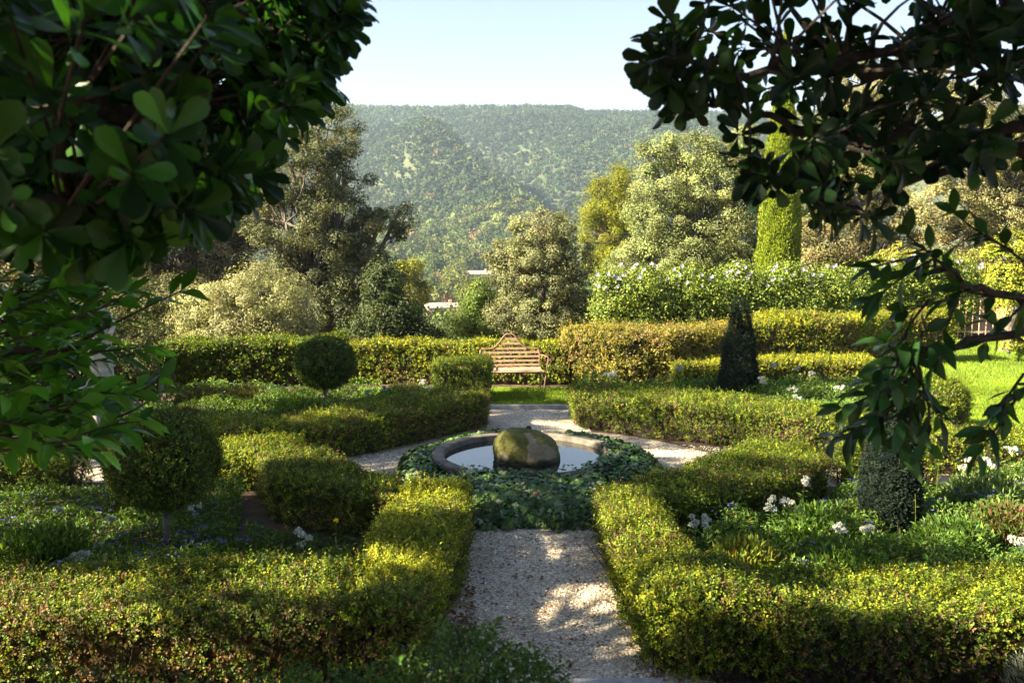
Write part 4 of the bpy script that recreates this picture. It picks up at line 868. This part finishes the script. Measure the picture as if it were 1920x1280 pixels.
# right edge: vine covered trunk, fence, bank
b = P(1885, 630, 24.5); b[2] = 0
tree('climbing_vine', 'bright yellow-green climbing vine on a pinkish trunk at the right edge', b, [lobe(1900, 470, 24.5, 45, 40), lobe(1925, 540, 24.5, 55, 60), lobe(1885, 520, 24.5, 30, 35), lobe(1950, 620, 24.5, 55, 60), lobe(1900, 655, 22.5, 20, 22)], 210, 85, .17, .085, .06, [(.17,.20,.015), (.24,.25,.02), (.12,.15,.015), (.28,.22,.02)], (3, 3, 2, .6), .17, 'vine', bark='bark')
b = P(1720, 640, 28); b[2] = 0
tree('bush', 'yellow-leaved bush behind the right end of the hibiscus hedge', b, [lobe(1740, 520, 28, 55, 45), lobe(1690, 500, 28, 45, 40), lobe(1770, 590, 28, 40, 50), lobe(1820, 520, 30, 40, 50)], 200, 90, .2, .09, .06, [(.13,.15,.02), (.20,.20,.03), (.24,.20,.04), (.10,.08,.03)], (3, 3, 2, 1), .1, 'bush')
def fence():
    c = P(1830, 640, 27.2); t = thing('iron_fence', 'thin rusty iron railing at the far end of the lawn', 'fence', (c[0], c[1], 0))
    for px in (1795, 1808, 1821, 1834, 1847, 1860, 1873):
        p = P(px, 640, 27.2); mb = MB(); tube(mb, [(p[0], p[1], 0), (p[0], p[1], .6), (p[0], p[1], 1.35)], .016, 6); mb.build('bar', M['rust'], t)
    for z in (.25, 1.25):
        mb = MB(); tube(mb, [(P(1790, 640, 27.2)[0], 27.2, z), (P(1830, 640, 27.2)[0], 27.2, z), (P(1878, 640, 27.2)[0], 27.2, z)], .014, 6); mb.build('rail', M['rust'], t)
fence()
def bank():
    x0, x1 = P(1740, 600, 31)[0], P(2000, 600, 31)[0]; mb = MB(); n = 40; xs = np.linspace(x0, x1, n); rows = [(28.6, 0, .1), (29.2, .7, .25), (30.2, 1.5, .3), (31.5, 1.9, .2), (32.5, .2, 0)]
    V = [(x, y + a * math.sin(x * 2.1), z + a * math.sin(x * 3.3 + y)) for y, z, a in rows for x in xs]; i = np.arange(len(rows) - 1)[:, None] * n + np.arange(n - 1)[None]
    mb.add(V, Q=np.stack([i, i + 1, i + n + 1, i + n], -1).reshape(-1, 4)); tag(mb.build('earth_bank', noisemat('ochre_earth', (.20, .12, .065), (.36, .25, .15), 2, 7, bump=.6), smooth=True), 'ochre earth bank behind the railing at right', None, None, 'structure')
bank()

# ------------------------------------------------------------------ far houses and forest
def house(label, px, py, y, w, d, h, wall, rot, roof_h=1.4):
    c = P(px, py, y); z = float(terrain(c[0], c[1])); base = c[2] - h; t = thing('house', label, 'house', (c[0], c[1], min(base, z)))
    R = lambda V: np.column_stack([c[0] + V[:, 0] * math.cos(rot) - V[:, 1] * math.sin(rot), c[1] + V[:, 0] * math.sin(rot) + V[:, 1] * math.cos(rot), V[:, 2]])
    def add(name, lo, hi, mat, par=None):
        m = MB(); box(m, lo, hi); k = MB(); k.add(R(np.vstack(m.V)), Q=np.vstack(m.Q)); return k.build(name, mat, par or t)
    add('wall', (-w / 2, -d / 2, min(base, z) - .5), (w / 2, d / 2, c[2]), wall)
    V = np.array([(-w/2-.4, -d/2-.5, c[2]-.05), (w/2+.4, -d/2-.5, c[2]-.05), (w/2+.4, d/2+.5, c[2]-.05), (-w/2-.4, d/2+.5, c[2]-.05), (-w/2-.4, 0, c[2]+roof_h), (w/2+.4, 0, c[2]+roof_h)]); V2 = V + [0, 0, .22]
    k = MB(); k.add(R(V2), Q=[(0, 1, 5, 4), (2, 3, 4, 5)], T=[(1, 2, 5), (3, 0, 4)]); k.add(R(V), Q=[(4, 5, 1, 0), (5, 4, 3, 2)]); rf = k.build('roof', M['tile'], t)
    for q in range(3):
        x = -w * .32 + q * w * .32; add('window', (x - .5, -d / 2 - .06, c[2] - 2.2), (x + .5, -d / 2 + .02, c[2] - .9), M['dark'])
    add('chimney', (w * .25, -.4, c[2] + .3), (w * .25 + .8, .4, c[2] + roof_h + 1.0), wall, rf)
house('small cream house with pale tiled roof on the valley slope', 896, 514, 400, 12, 6, 3.6, M['plaster'], .12)
house('salmon walled house with pale tiled roof low in the valley', 828, 576, 250, 8, 6, 4.5, M['salmon'], .2, 1.1)

def forest():
    HOUSES = [(P(908, 519, 400), 11), (P(828, 576, 250), 10)]
    ico_v = []; ph = (1 + 5 ** .5) / 2
    iv = nrm(np.array([(-1,ph,0),(1,ph,0),(-1,-ph,0),(1,-ph,0),(0,-1,ph),(0,1,ph),(0,-1,-ph),(0,1,-ph),(ph,0,-1),(ph,0,1),(-ph,0,-1),(-ph,0,1)], float))
    it = np.array([(0,11,5),(0,5,1),(0,1,7),(0,7,10),(0,10,11),(1,5,9),(5,11,4),(11,10,2),(10,7,6),(7,1,8),(3,9,4),(3,4,2),(3,2,6),(3,6,8),(3,8,9),(4,9,5),(2,4,11),(6,2,10),(8,6,7),(9,8,1)])
    mb = MB()
    def plant(r0, r1, dens, amax, rad, nq, qs, cols, wts):
        A = amax * (r1 ** 2 - r0 ** 2); n = int(A * dens); y = np.sqrt(rng.uniform(r0 ** 2, r1 ** 2, n)); x = y * rng.uniform(-amax, amax, n)
        gap = lownoise(np.column_stack([x, y]), .03, 71) ; ok = gap > -1.5
        for hp, hr in HOUSES:
            ok &= ~((np.abs(x / y - hp[0] / hp[1]) * y < hr * .75) & (y > hp[1] - hr * 3.6) & (y < hp[1] + hr))
        x, y = x[ok], y[ok]; n = len(x); z = terrain(x, y); r = rad * np.exp(np.clip(rng.normal(size=n), -2, 1.8) * .3); hgt = r * rng.uniform(.8, 1.5, n)
        c = palette(n, cols, wts, .22) * (1 + .30 * lownoise(np.column_stack([x, y]), .012, 72) + .30 * lownoise(np.column_stack([x, y * .6]), .0045, 73))[:, None]
        cen = np.column_stack([x, y, z + hgt * .75])
        V = cen[:, None] + iv[None] * (1 + rng.normal(size=(n, 12, 1)) * .16) * np.stack([r, r, hgt], -1)[:, None] * .56
        mb.add(V.reshape(-1, 3), T=(np.arange(n)[:, None, None] * 12 + it[None]).reshape(-1, 3), C=np.repeat(c * .8, 12, 0))
        k = np.repeat(np.arange(n), nq); d = rdir(len(k)); d[:, 2] = np.abs(d[:, 2]) * 1.1 - .25; f = rng.uniform(.5, 1.1, len(k))
        pos = cen[k] + d * f[:, None] * np.stack([r, r, hgt], -1)[k]; nn = nrm(d + rng.normal(size=d.shape) * .5)
        s = qs * (r[k] / rad) ** .6 * rng.uniform(.6, 1.4, len(k)); cc = c[k] * np.exp(rng.normal(size=(len(k), 1)) * .2)
        leaves(mb, pos, np.cross(nn, rdir(len(k))), nn, s, s * .8, np.clip(cc, .004, .5), .15)
    HC = [(0.034,0.053,0.021), (0.049,0.071,0.027), (0.076,0.093,0.034), (0.023,0.038,0.019), (0.104,0.081,0.043)]
    VC = [(.075,.10,.025), (.11,.135,.03), (.15,.16,.04), (.05,.07,.022), (.17,.10,.05)]
    plant(62, 150, .020, .34, 2.6, 700, .38, VC, (3, 3, 2, 2, .4))
    plant(150, 420, .026, .30, 3.2, 430, .62, VC, (3, 3, 2, 2, .5))
    plant(420, 650, .040, .42, 2.7, 95, 1.0, [(.06,.08,.025), (.09,.11,.03), (.125,.135,.04), (.04,.058,.02), (.16,.10,.055)], (3, 3, 1.6, 2.4, .4))
    plant(650, 1420, .060, .42, 2.4, 28, 1.5, HC, (3, 3, 1.4, 2.6, .2))
    tag(mb.build('forest', M['forest']), 'dense woodland covering the valley and the long hillside', None, None, 'stuff')
rng = np.random.default_rng(106)
forest()

# ------------------------------------------------------------------ overhanging foreground foliage
def proj(pos, z=.5):
    """where the shadow of a point falls at height z"""
    s = (pos[:, 2] - z) / SUN[2]; return pos[:, :2] - s[:, None] * SUN[:2]
LIT = [[(-1.45, 8.4), (-.25, 8.6), (-.25, 10.0), (-1.35, 10.0)], [(-4.4, 11.2), (-2.7, 11.3), (-2.7, 12.1), (-4.4, 12.1)], [(-.45, 7.35), (.45, 7.25), (.45, 7.8), (.1, 8.05), (-.35, 7.9)], [(-.15, 6.45), (.45, 6.45), (.45, 6.95), (0, 6.9)], [(-3.2, 8.7), (-2.2, 8.7), (-2.2, 9.7), (-3.2, 9.7)], [(.7, 6.3), (1.95, 6.2), (1.6, 9.6), (.75, 9.5)],
       [(2.6, 6.2), (5.4, 6.1), (5.4, 7.1), (2.6, 7.1)], [(-4.4, 6.2), (-2.6, 6.2), (-2.6, 7.1), (-4.4, 7.1)], [(-2.2, 6.7), (-.8, 6.5), (-.8, 7.3), (-2.0, 7.3)], [(-.8, 12.55), (-.3, 12.7), (-.5, 13.1), (-1.5, 13.2)], [(.2, 14.6), (1.0, 14.8), (1.0, 15.6), (.2, 15.3)],
       [(1.0, 12.9), (2.1, 12.6), (2.3, 13.1), (1.2, 13.4)], [(-.35, 11.4), (.15, 11.3), (.25, 11.9), (-.3, 12)], [(-3.1, 12.7), (-1.9, 13.4), (-2.4, 13.9), (-3.4, 13.3)], [(-3.0, 9.9), (-2.75, 9.9), (-3.0, 10.9), (-3.25, 10.9)], [(1.9, 12.3), (3.4, 12.2), (3.5, 12.6), (2.2, 12.8)],
       [(-5.6, 14.9), (-4.4, 15.2), (-4.6, 16.0), (-5.8, 15.8)], [(5.6, 11.7), (7, 11.7), (7, 12.4), (5.6, 12.4)], [(-4.0, 8.4), (-3.4, 8.4), (-3.4, 9.2), (-4.0, 9.2)], [(1.6, 7.3), (2.9, 7.3), (2.9, 8.1), (1.6, 8.0)]]
def sunholes(pos):
    """clearings cut into the shade crowns so the sun reaches chosen parts of the garden"""
    g = proj(pos, .5); ok = np.ones(len(pos), bool)
    for q in LIT:
        c = np.mean(q, 0); ok &= ~inpoly(g + rng.normal(size=g.shape) * .05, q)
    far = (g[:, 1] > 18.35) | ((g[:, 0] > 5.4) & (g[:, 1] > 11.5) & (g[:, 1] < 17.4)) | (g[:, 0] > 7.2)
    inv = (np.abs(pos[:, 0]) < .585 * np.maximum(pos[:, 1], 0) + .6) & (pos[:, 1] > 2.4) & (pos[:, 2] < CAM_H + .30 * pos[:, 1] + .3)
    keep = np.zeros(len(g), bool)
    for kx, ky, kr in ((-2.7, 16.3, .9), (4.8, 9.95, .9), (5.2, 17.8, .9)): keep |= (g[:, 0] - kx) ** 2 + (g[:, 1] - ky) ** 2 < kr * kr
    ok &= (lownoise(g, 1.9, 333) < .42) | keep
    return ok & ~far & ~inv
rng = np.random.default_rng(109)
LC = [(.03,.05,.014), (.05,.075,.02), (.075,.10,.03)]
for lab, b, lobes, nc in [  # unseen oaks added to dapple the garden, crowns shaped for the light
    ('unseen oak added for shade left of the garden, nearest the terrace', (-6.6, 3.4, 0), [((-6.6, 3.2, 4.6), (2.3, 2.3, 1.6)), ((-5.6, 4.8, 5.6), (2.0, 2.0, 1.4)), ((-8.0, 4.6, 6.2), (2.2, 2.4, 1.6)), ((-7.0, 2.4, 6.6), (2.4, 2.4, 1.6))], 520),
    ('unseen oak added for shade left of the garden, middle of three', (-9.6, 7.4, 0), [((-9.4, 7.2, 4.4), (2.4, 2.4, 1.8)), ((-8.6, 8.6, 5.8), (2.4, 2.2, 1.7)), ((-10.6, 6.4, 6.6), (2.6, 2.6, 1.8)), ((-9.4, 7.6, 7.9), (2.4, 2.4, 1.6))], 560),
    ('unseen oak added for shade left of the garden, farthest from the terrace', (-11.5, 11.5, 0), [((-11.2, 11.2, 4.2), (2.4, 2.4, 1.8)), ((-10.8, 12.6, 5.8), (2.4, 2.2, 1.7)), ((-12.4, 10.6, 6.6), (2.6, 2.6, 1.8)), ((-11.6, 11.6, 8.0), (2.6, 2.4, 1.7)), ((-10.2, 13.3, 11.0), (2.0, 1.7, 1.3)), ((-11.4, 12.6, 9.8), (2, 2, 1.3))], 700)]:
    tree('shade_oak', lab, b, lobes, nc, 52, .36, .13, .075, LC, (3, 3, 1), .24, group='unseen trees added to shade the garden from the left', cut=sunholes, twigs=.3)

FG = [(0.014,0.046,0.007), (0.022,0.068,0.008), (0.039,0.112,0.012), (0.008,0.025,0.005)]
def whorls(mb, tips, dirs, nl, L, W, cols, wts, shape='obovate', big=True, spread=(.5, 1.25)):
    n = len(tips); k = np.repeat(np.arange(n), nl); m = len(k); j = np.tile(np.arange(nl), n)
    d = dirs[k]; a = nrm(np.cross(dirs, rdir(n)))[k]; b = np.cross(d, a); ang = j * 2.4 + rng.uniform(0, 6.28, n)[k]
    side = a * np.cos(ang)[:, None] + b * np.sin(ang)[:, None]; op = rng.uniform(*spread, m)[:, None]
    ld = nrm(d * np.cos(op) + side * np.sin(op) - UP * .12); nn = nrm(d * .9 - side * .5 + UP * .3 + rng.normal(size=(m, 3)) * .15)
    pos = tips[k] - d * (j / nl * .05)[:, None]; Ls = L * rng.uniform(.65, 1.2, m); c = palette(m, cols, wts, .2)
    if not big: Ls = Ls * 1.9; W = W * 1.9
    if big: bigleaves(mb, pos, ld, nn, Ls, W * Ls / L * rng.uniform(.85, 1.15, m), c, shape, rng.uniform(.05, .3, m))
    else: leaves(mb, pos, ld, nn, Ls, W * 1.1, c, .15)
def overhang(name, label, base, limbs, zones, extra, cols, wts, L, W, tr, shape='obovate'):
    """tree near the camera: limbs (polylines), leafy whorls in zones [(photo polygon, d0, d1, n)], unseen crown added for shade in ellipsoids [(c, r, n)]"""
    t = thing(name, label, 'tree', base); tw = MB(); nodes = []
    for lp, r0, r1 in limbs:
        lp = np.array(lp, float); u = np.linspace(0, len(lp) - 1, 5 * (len(lp) - 1) + 1); q = np.column_stack([np.interp(u, np.arange(len(lp)), lp[:, i]) for i in range(3)])
        q[1:-1] += rng.normal(size=(len(q) - 2, 3)) * .012; tube(tw, q, np.linspace(r0, r1, len(q)), 8); nodes.append(q[2:])
    nodes = np.vstack(nodes); mb = MB()
    def add(tips, big, nl, nodes=nodes):
        dist = np.linalg.norm(tips[:, None] - nodes[None], axis=2) + np.maximum(0, .0) ; i = dist.argmin(1); src = nodes[i]
        dirs = nrm(nrm(tips - src) + rng.normal(size=tips.shape) * .35 + UP * .15)
        for a, b, d in zip(src, tips, dirs):
            tube(tw, bez(a, b, d * -.25 * np.linalg.norm(b - a), 5), np.linspace(.006, .0028, 5), 4, closed=False)
        whorls(mb, tips, dirs, nl, L, W, cols, wts, shape, big)
    for poly, d0, d1, n in zones:
        q = polysample(poly, n); d = rng.uniform(d0, d1, n); add(np.array([P(a, b, c) for (a, b), c in zip(q, d)]), True, 10)
    for c, r, n in extra:  # crown outside the view, added to shade the near branches and garden
        d = rdir(n) * rng.uniform(.3, 1, (n, 1)) ** .5; p = np.array(c) + d * np.array(r)
        vis = (np.abs(p[:, 0]) < .60 * p[:, 1] + .1) & (p[:, 1] > .25) & (p[:, 2] < CAM_H + .27 * p[:, 1] + .12); g = proj(p, .5); ok = ~vis
        for qd in LIT: ok &= ~inpoly(g + rng.normal(size=g.shape) * .08, qd)
        p = p[ok]
        if len(p) < 4: continue
        sub = []
        for e in p[rng.choice(len(p), min(14, len(p)), replace=False)]:
            pool = np.vstack([nodes] + sub) if len(sub) > 3 else nodes
            s0 = pool[np.linalg.norm(pool - e, axis=1).argmin()]; q = bez(s0, e, rng.normal(size=3) * .12 - UP * .05, 8, .015); tube(tw, q, np.linspace(.014, .005, 8), 5, closed=False); sub.append(q[2:])
        add(p, False, 9, np.vstack([nodes] + sub))
    tw.build('branch', M['limb'], t); mb.build('foliage', M['gloss'], t, smooth=True)
    return t
PL = lambda pts: [P(*p) for p in pts]
L1 = [(-90, -90), (665, -90), (640, 20), (622, 70), (600, 110), (600, 150), (560, 190), (560, 225), (520, 250), (470, 290), (430, 330), (380, 400), (320, 400), (250, 440), (150, 450), (-90, 470)]
TB = np.array([-2.6, .9, 1.5])
rng = np.random.default_rng(101)
overhang('overhanging_tree', 'dark evergreen tree with paddle-shaped leaves filling the upper left', TB,
    [([TB, TB + [.1, 0, 1.2], TB + [.3, .2, 2.2], TB + [.2, .3, 3.6]], .11, .05),
     ([TB + [.15, .05, 1.5]] + PL([(-150, 250, 1.9), (150, 200, 1.9), (380, 200, 2.2), (560, 160, 2.5)]), .05, .008), ([TB + [.2, .1, 2.0]] + PL([(-100, 0, 1.8), (250, 60, 2.1), (480, 60, 2.4), (610, 40, 2.7)]), .045, .008),
     ([TB + [.1, .05, 1.3]] + PL([(-120, 420, 1.7), (120, 380, 1.8), (280, 380, 2.0), (410, 370, 2.3)]), .04, .007), ([TB + [.3, .2, 2.2], (-1.2, 1.2, 4.6), (0, 1.4, 5.0), (1.2, 1.6, 5.1)], .05, .015), ([TB + [.2, .2, 3.0], (-3.2, 2.4, 5.6), (-3.6, 3.8, 6.2)], .05, .015), ([TB + [.2, .1, 2.4], (-2.2, -1.2, 5.0), (-1.6, -3, 5.6)], .05, .015)],
    [(L1, 1.9, 3.1, 520), ([(-60, -60), (420, -60), (420, 260), (260, 440), (-60, 440)], 1.2, 1.7, 30), ([(520, -60), (690, -60), (655, 60), (630, 130), (600, 200), (540, 200)], 2.0, 2.8, 60), ([(400, 300), (520, 280), (470, 360), (420, 400), (300, 460), (120, 480), (100, 420)], 1.6, 2.3, 60)],
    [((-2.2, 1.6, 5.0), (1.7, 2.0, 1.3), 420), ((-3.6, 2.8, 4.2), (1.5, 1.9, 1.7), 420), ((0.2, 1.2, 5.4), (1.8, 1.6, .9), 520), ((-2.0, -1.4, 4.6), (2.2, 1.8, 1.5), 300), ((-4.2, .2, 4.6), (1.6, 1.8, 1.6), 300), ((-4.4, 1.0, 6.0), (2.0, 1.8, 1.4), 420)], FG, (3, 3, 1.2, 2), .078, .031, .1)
TR = np.array([2.9, 1.4, 1.5])
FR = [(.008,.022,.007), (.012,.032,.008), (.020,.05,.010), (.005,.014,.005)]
R1P = [(1310, -80), (2020, -80), (2020, 280), (1800, 300), (1620, 270), (1480, 300), (1400, 260), (1330, 230), (1260, 190), (1230, 120), (1230, 60)]
R2P = [(1420, 280), (1560, 290), (1690, 270), (1900, 290), (1900, 320), (1690, 370), (1640, 420), (1560, 430), (1510, 350)]
rng = np.random.default_rng(102)
overhang('overhanging_tree', 'dark evergreen tree with blackish branches filling the upper right', TR,
    [([TR, TR + [0, 0, 1.2], TR + [-.1, .1, 2.4], TR + [-.3, .2, 3.4]], .12, .05),
     ([TR + [0, 0, 1.6]] + PL([(2000, 230, 2.4), (1820, 258, 2.3), (1640, 260, 2.25), (1480, 230, 2.2), (1340, 200, 2.2)]), .022, .006), ([TR + [0, 0, 1.9]] + PL([(2000, 90, 2.5), (1780, 120, 2.3), (1600, 135, 2.2), (1400, 130, 2.1), (1260, 110, 2.1)]), .022, .006),
     ([TR + [0, .1, 1.8]] + PL([(1980, 30, 2.3), (1760, 40, 2.2), (1560, 130, 2.2), (1560, 240, 2.2), (1500, 340, 2.15)]), .020, .006), ([TR + [0, 0, 1.55]] + PL([(1960, 280, 2.3), (1800, 310, 2.25), (1690, 340, 2.2), (1620, 400, 2.2)]), .018, .006),
     ([TR + [-.1, .1, 2.4], (1.8, 1.2, 4.8), (.8, 1.0, 5.2)], .05, .015)],
    [(R1P, 1.9, 2.8, 128), (R2P, 1.9, 2.4, 22), ([(1200, 70), (1260, 40), (1300, 180), (1260, 230), (1220, 200)], 2.0, 2.3, 12), ([(1400, 300), (1450, 320), (1470, 360), (1430, 370)], 1.9, 2.2, 4)],
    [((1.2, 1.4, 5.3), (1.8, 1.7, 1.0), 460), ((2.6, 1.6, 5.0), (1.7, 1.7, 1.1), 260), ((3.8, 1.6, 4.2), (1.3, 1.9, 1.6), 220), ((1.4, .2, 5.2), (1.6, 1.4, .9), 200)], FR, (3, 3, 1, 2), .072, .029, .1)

def shootplant(name, label, cat, base, limbs, shoots_, cols, wts, L, W, shape='lance', nl=9, mat='gloss', tr=None):
    """leafy shoots: each (px0, py0, d0, px1, py1, d1)"""
    t = thing(name, label, cat, base); tw = MB(); mb = MB()
    for lp, r0, r1 in limbs:
        lp = np.array(lp, float); u = np.linspace(0, len(lp) - 1, 4 * (len(lp) - 1) + 1); q = np.column_stack([np.interp(u, np.arange(len(lp)), lp[:, i]) for i in range(3)]); q[1:-1] += rng.normal(size=(len(q) - 2, 3)) * .008
        tube(tw, q, np.linspace(r0, r1, len(q)), 7)
    for a in shoots_:
        p0, p1 = P(*a[:3]), P(*a[3:6]); ln = np.linalg.norm(p1 - p0); path = bez(p0, p1, rng.normal(size=3) * .08 * ln, 7); tube(tw, path, np.linspace(.0045, .002, 7), 5)
        m = max(5, int(nl * ln / .25)); f = np.concatenate([np.linspace(.12, .97, m), [1, 1]]); m += 2; pos = np.array([np.interp(f, np.linspace(0, 1, 7), path[:, i]) for i in range(3)]).T
        d = nrm(p1 - p0); s = nrm(np.cross(d, rdir(1)[0])); b = np.cross(d, s); ang = np.arange(m) * 2.4 + rng.uniform(0, 6.28)
        side = s * np.cos(ang)[:, None] + b * np.sin(ang)[:, None]; side[:, 2] *= .6
        ld = nrm(d * .75 + side * .85 - UP * .1); nn = nrm(UP * .8 + d * .3 + rng.normal(size=(m, 3)) * .35)
        bigleaves(mb, pos, ld, nn, L * rng.uniform(.65, 1.15, m), W * rng.uniform(.8, 1.15, m), palette(m, cols, wts, .2), shape, rng.uniform(.05, .35, m))
    tw.build('branch', M['limb'], t); mb.build('foliage', M[mat], t, smooth=True)
LG = [(.05,.15,.016), (.075,.20,.02), (.11,.25,.028), (.03,.085,.013)]
rng = np.random.default_rng(104)
sh = []
for k in range(150):
    x0, y0 = rng.uniform(-120, 150), rng.uniform(530, 850); d = rng.uniform(2.3, 3.3); ln = rng.uniform(70, 150)
    y1 = y0 - ln * rng.uniform(-.15, .6); x1 = x0 + ln
    if y1 < 515: continue
    lim = 165 if 560 < y1 < 720 else 265
    if x1 > lim: continue
    sh.append((x0, y0, d, x1, y1, d + rng.uniform(-.1, .2)))
sh += [(150, 640, 2.6, 340, 545, 2.7), (170, 660, 2.6, 270, 650, 2.7), (160, 770, 2.6, 300, 715, 2.7), (190, 790, 2.6, 300, 735, 2.75), (120, 830, 2.5, 260, 790, 2.6), (60, 845, 2.5, 190, 845, 2.6), (120, 690, 2.6, 280, 660, 2.8), (60, 560, 2.6, 180, 500, 2.7), (20, 560, 2.7, 120, 500, 2.8)]
LB = np.array([-2.6, 2.6, 1.5])
shootplant('laurel_bush', 'glossy mid-green laurel branches reaching in at the left edge', 'bush', LB, [([LB, LB + [.5, 0, .6]] + PL([(0, 800, 2.6), (150, 770, 2.6)]), .03, .006), ([LB, LB + [.4, 0, .9]] + PL([(-60, 660, 2.6), (150, 650, 2.6)]), .03, .006), ([LB, LB + [.2, 0, 1.1]] + PL([(-80, 560, 2.7), (40, 560, 2.7)]), .03, .006)], sh, LG, (3, 3, 1.5, 2), .095, .034)
RG = [(.016,.045,.012), (.024,.065,.016), (.04,.09,.02)]
HB = np.array([2.6, 2.5, 1.5])
st = [(1920, 560, 2.3, 1800, 545, 2.25), (1830, 548, 2.25, 1745, 470, 2.2), (1790, 520, 2.2, 1700, 440, 2.2), (1745, 475, 2.2, 1640, 500, 2.15), (1760, 480, 2.2, 1640, 560, 2.2), (1745, 560, 2.2, 1690, 640, 2.2), (1800, 545, 2.25, 1760, 640, 2.2), (1900, 470, 2.3, 1790, 400, 2.3), (1920, 490, 2.3, 1850, 440, 2.3), (1790, 640, 2.25, 1650, 690, 2.2), (1730, 660, 2.2, 1640, 780, 2.2), (1720, 660, 2.2, 1690, 790, 2.2), (1760, 640, 2.2, 1720, 760, 2.2),
      (1690, 720, 2.2, 1580, 765, 2.15), (1700, 740, 2.2, 1590, 820, 2.2), (1680, 780, 2.2, 1560, 825, 2.15), (1710, 750, 2.2, 1690, 840, 2.2), (1920, 700, 2.3, 1850, 800, 2.25), (1910, 740, 2.3, 1835, 850, 2.25), (1940, 700, 2.3, 1880, 760, 2.3), (1930, 560, 2.3, 1850, 640, 2.3), (1920, 640, 2.3, 1850, 600, 2.3), (1700, 680, 2.2, 1660, 640, 2.2), (1690, 700, 2.2, 1760, 780, 2.2),
      (1700, 700, 2.2, 1630, 720, 2.15), (1720, 720, 2.25, 1640, 800, 2.2), (1720, 700, 2.2, 1740, 830, 2.2), (1700, 620, 2.2, 1650, 740, 2.25), (1730, 620, 2.2, 1710, 700, 2.2), (1780, 560, 2.2, 1700, 580, 2.2), (1700, 640, 2.3, 1665, 700, 2.3)]
rng = np.random.default_rng(103)
shootplant('hanging_bush', 'slender dark branches with narrow leaves hanging in at the right edge', 'bush', HB, [([HB, HB + [-.2, 0, 1.0]] + PL([(1960, 580, 2.35), (1860, 550, 2.28), (1790, 520, 2.22), (1740, 470, 2.2)]), .02, .004), ([HB, HB + [-.2, 0, .8]] + PL([(1960, 620, 2.35), (1820, 640, 2.26), (1730, 660, 2.2), (1690, 740, 2.2)]), .018, .004), ([HB, HB + [-.1, 0, .7]] + PL([(1980, 680, 2.35), (1910, 720, 2.3)]), .015, .004)], st, RG, (3, 3, 1), .085, .030, nl=10)
# blurred shrub at the bottom
def lowshrub():
    c = P(860, 1290, 2.2); t = thing('terrace_shrub', 'out of focus green shrub tips at the bottom centre', 'shrub', (c[0], c[1], 1.45))
    mb = MB(); n = 950; px = rng.uniform(480, 1060, n); dd = rng.uniform(2.0, 2.5, n); top = 1300 - 95 * np.exp(-((px - 880) / 160) ** 2) - 12 * np.sin(px * .07)
    pos = np.array([P(a, b + rng.uniform(0, 130), d) for a, b, d in zip(px, top, dd)]); shoots(mb, pos, np.tile(UP, (n, 1)), 9, .06, .018, .010, palette(n, [(.035,.085,.012), (.055,.12,.016), (.025,.055,.010)], (3, 2, 2), .2)); mb.build('foliage', M['box'], t)
    mb = MB()
    for q in range(40):
        a = pos[rng.integers(0, n)]; tube(mb, bez((a[0] + rng.normal() * .05, a[1], 1.45), a, rng.normal(size=3) * .03, 4), np.linspace(.005, .002, 4), 4)
    mb.build('stems', M['twig'], t)
    c = P(300, 1330, 2.4); t = thing('terrace_shrub', 'blurred dark shrub tips in the lower left corner', 'shrub', (c[0], c[1], 1.4))
    mb = MB(); n = 160; px = rng.uniform(60, 620, n); pos = np.array([P(a, 1300 + rng.uniform(-25, 110) , rng.uniform(2.1, 2.6)) for a in px]); shoots(mb, pos, np.tile(UP, (n, 1)), 8, .06, .018, .010, palette(n, [(.035,.06,.014), (.05,.08,.02)], (3, 2), .2)); mb.build('foliage', M['box'], t)
    mb = MB()
    for q in range(25):
        a = pos[rng.integers(0, n)]; tube(mb, bez((a[0], a[1], 1.4), a, rng.normal(size=3) * .03, 4), np.linspace(.005, .002, 4), 4)
    mb.build('stems', M['twig'], t)
rng = np.random.default_rng(105)
lowshrub()

# ------------------------------------------------------------------ valley air
HAZE = 0.00019
if HAZE:
    mb = MB(); box(mb, (-1990, -60, -32), (1990, 2300, 240))
    m = bpy.data.materials.new('valley_haze'); m.use_nodes = True; t = m.node_tree; t.nodes.remove(t.nodes['Principled BSDF'])
    v = t.nodes.new('ShaderNodeVolumePrincipled'); v.inputs['Color'].default_value = (.58, .77, 1.0, 1); v.inputs['Density'].default_value = HAZE; v.inputs['Anisotropy'].default_value = .25
    t.links.new(v.outputs[0], t.nodes['Material Output'].inputs['Volume'])
    tag(mb.build('haze', m), 'thin pale air between the garden and the hills', None, None, 'stuff')
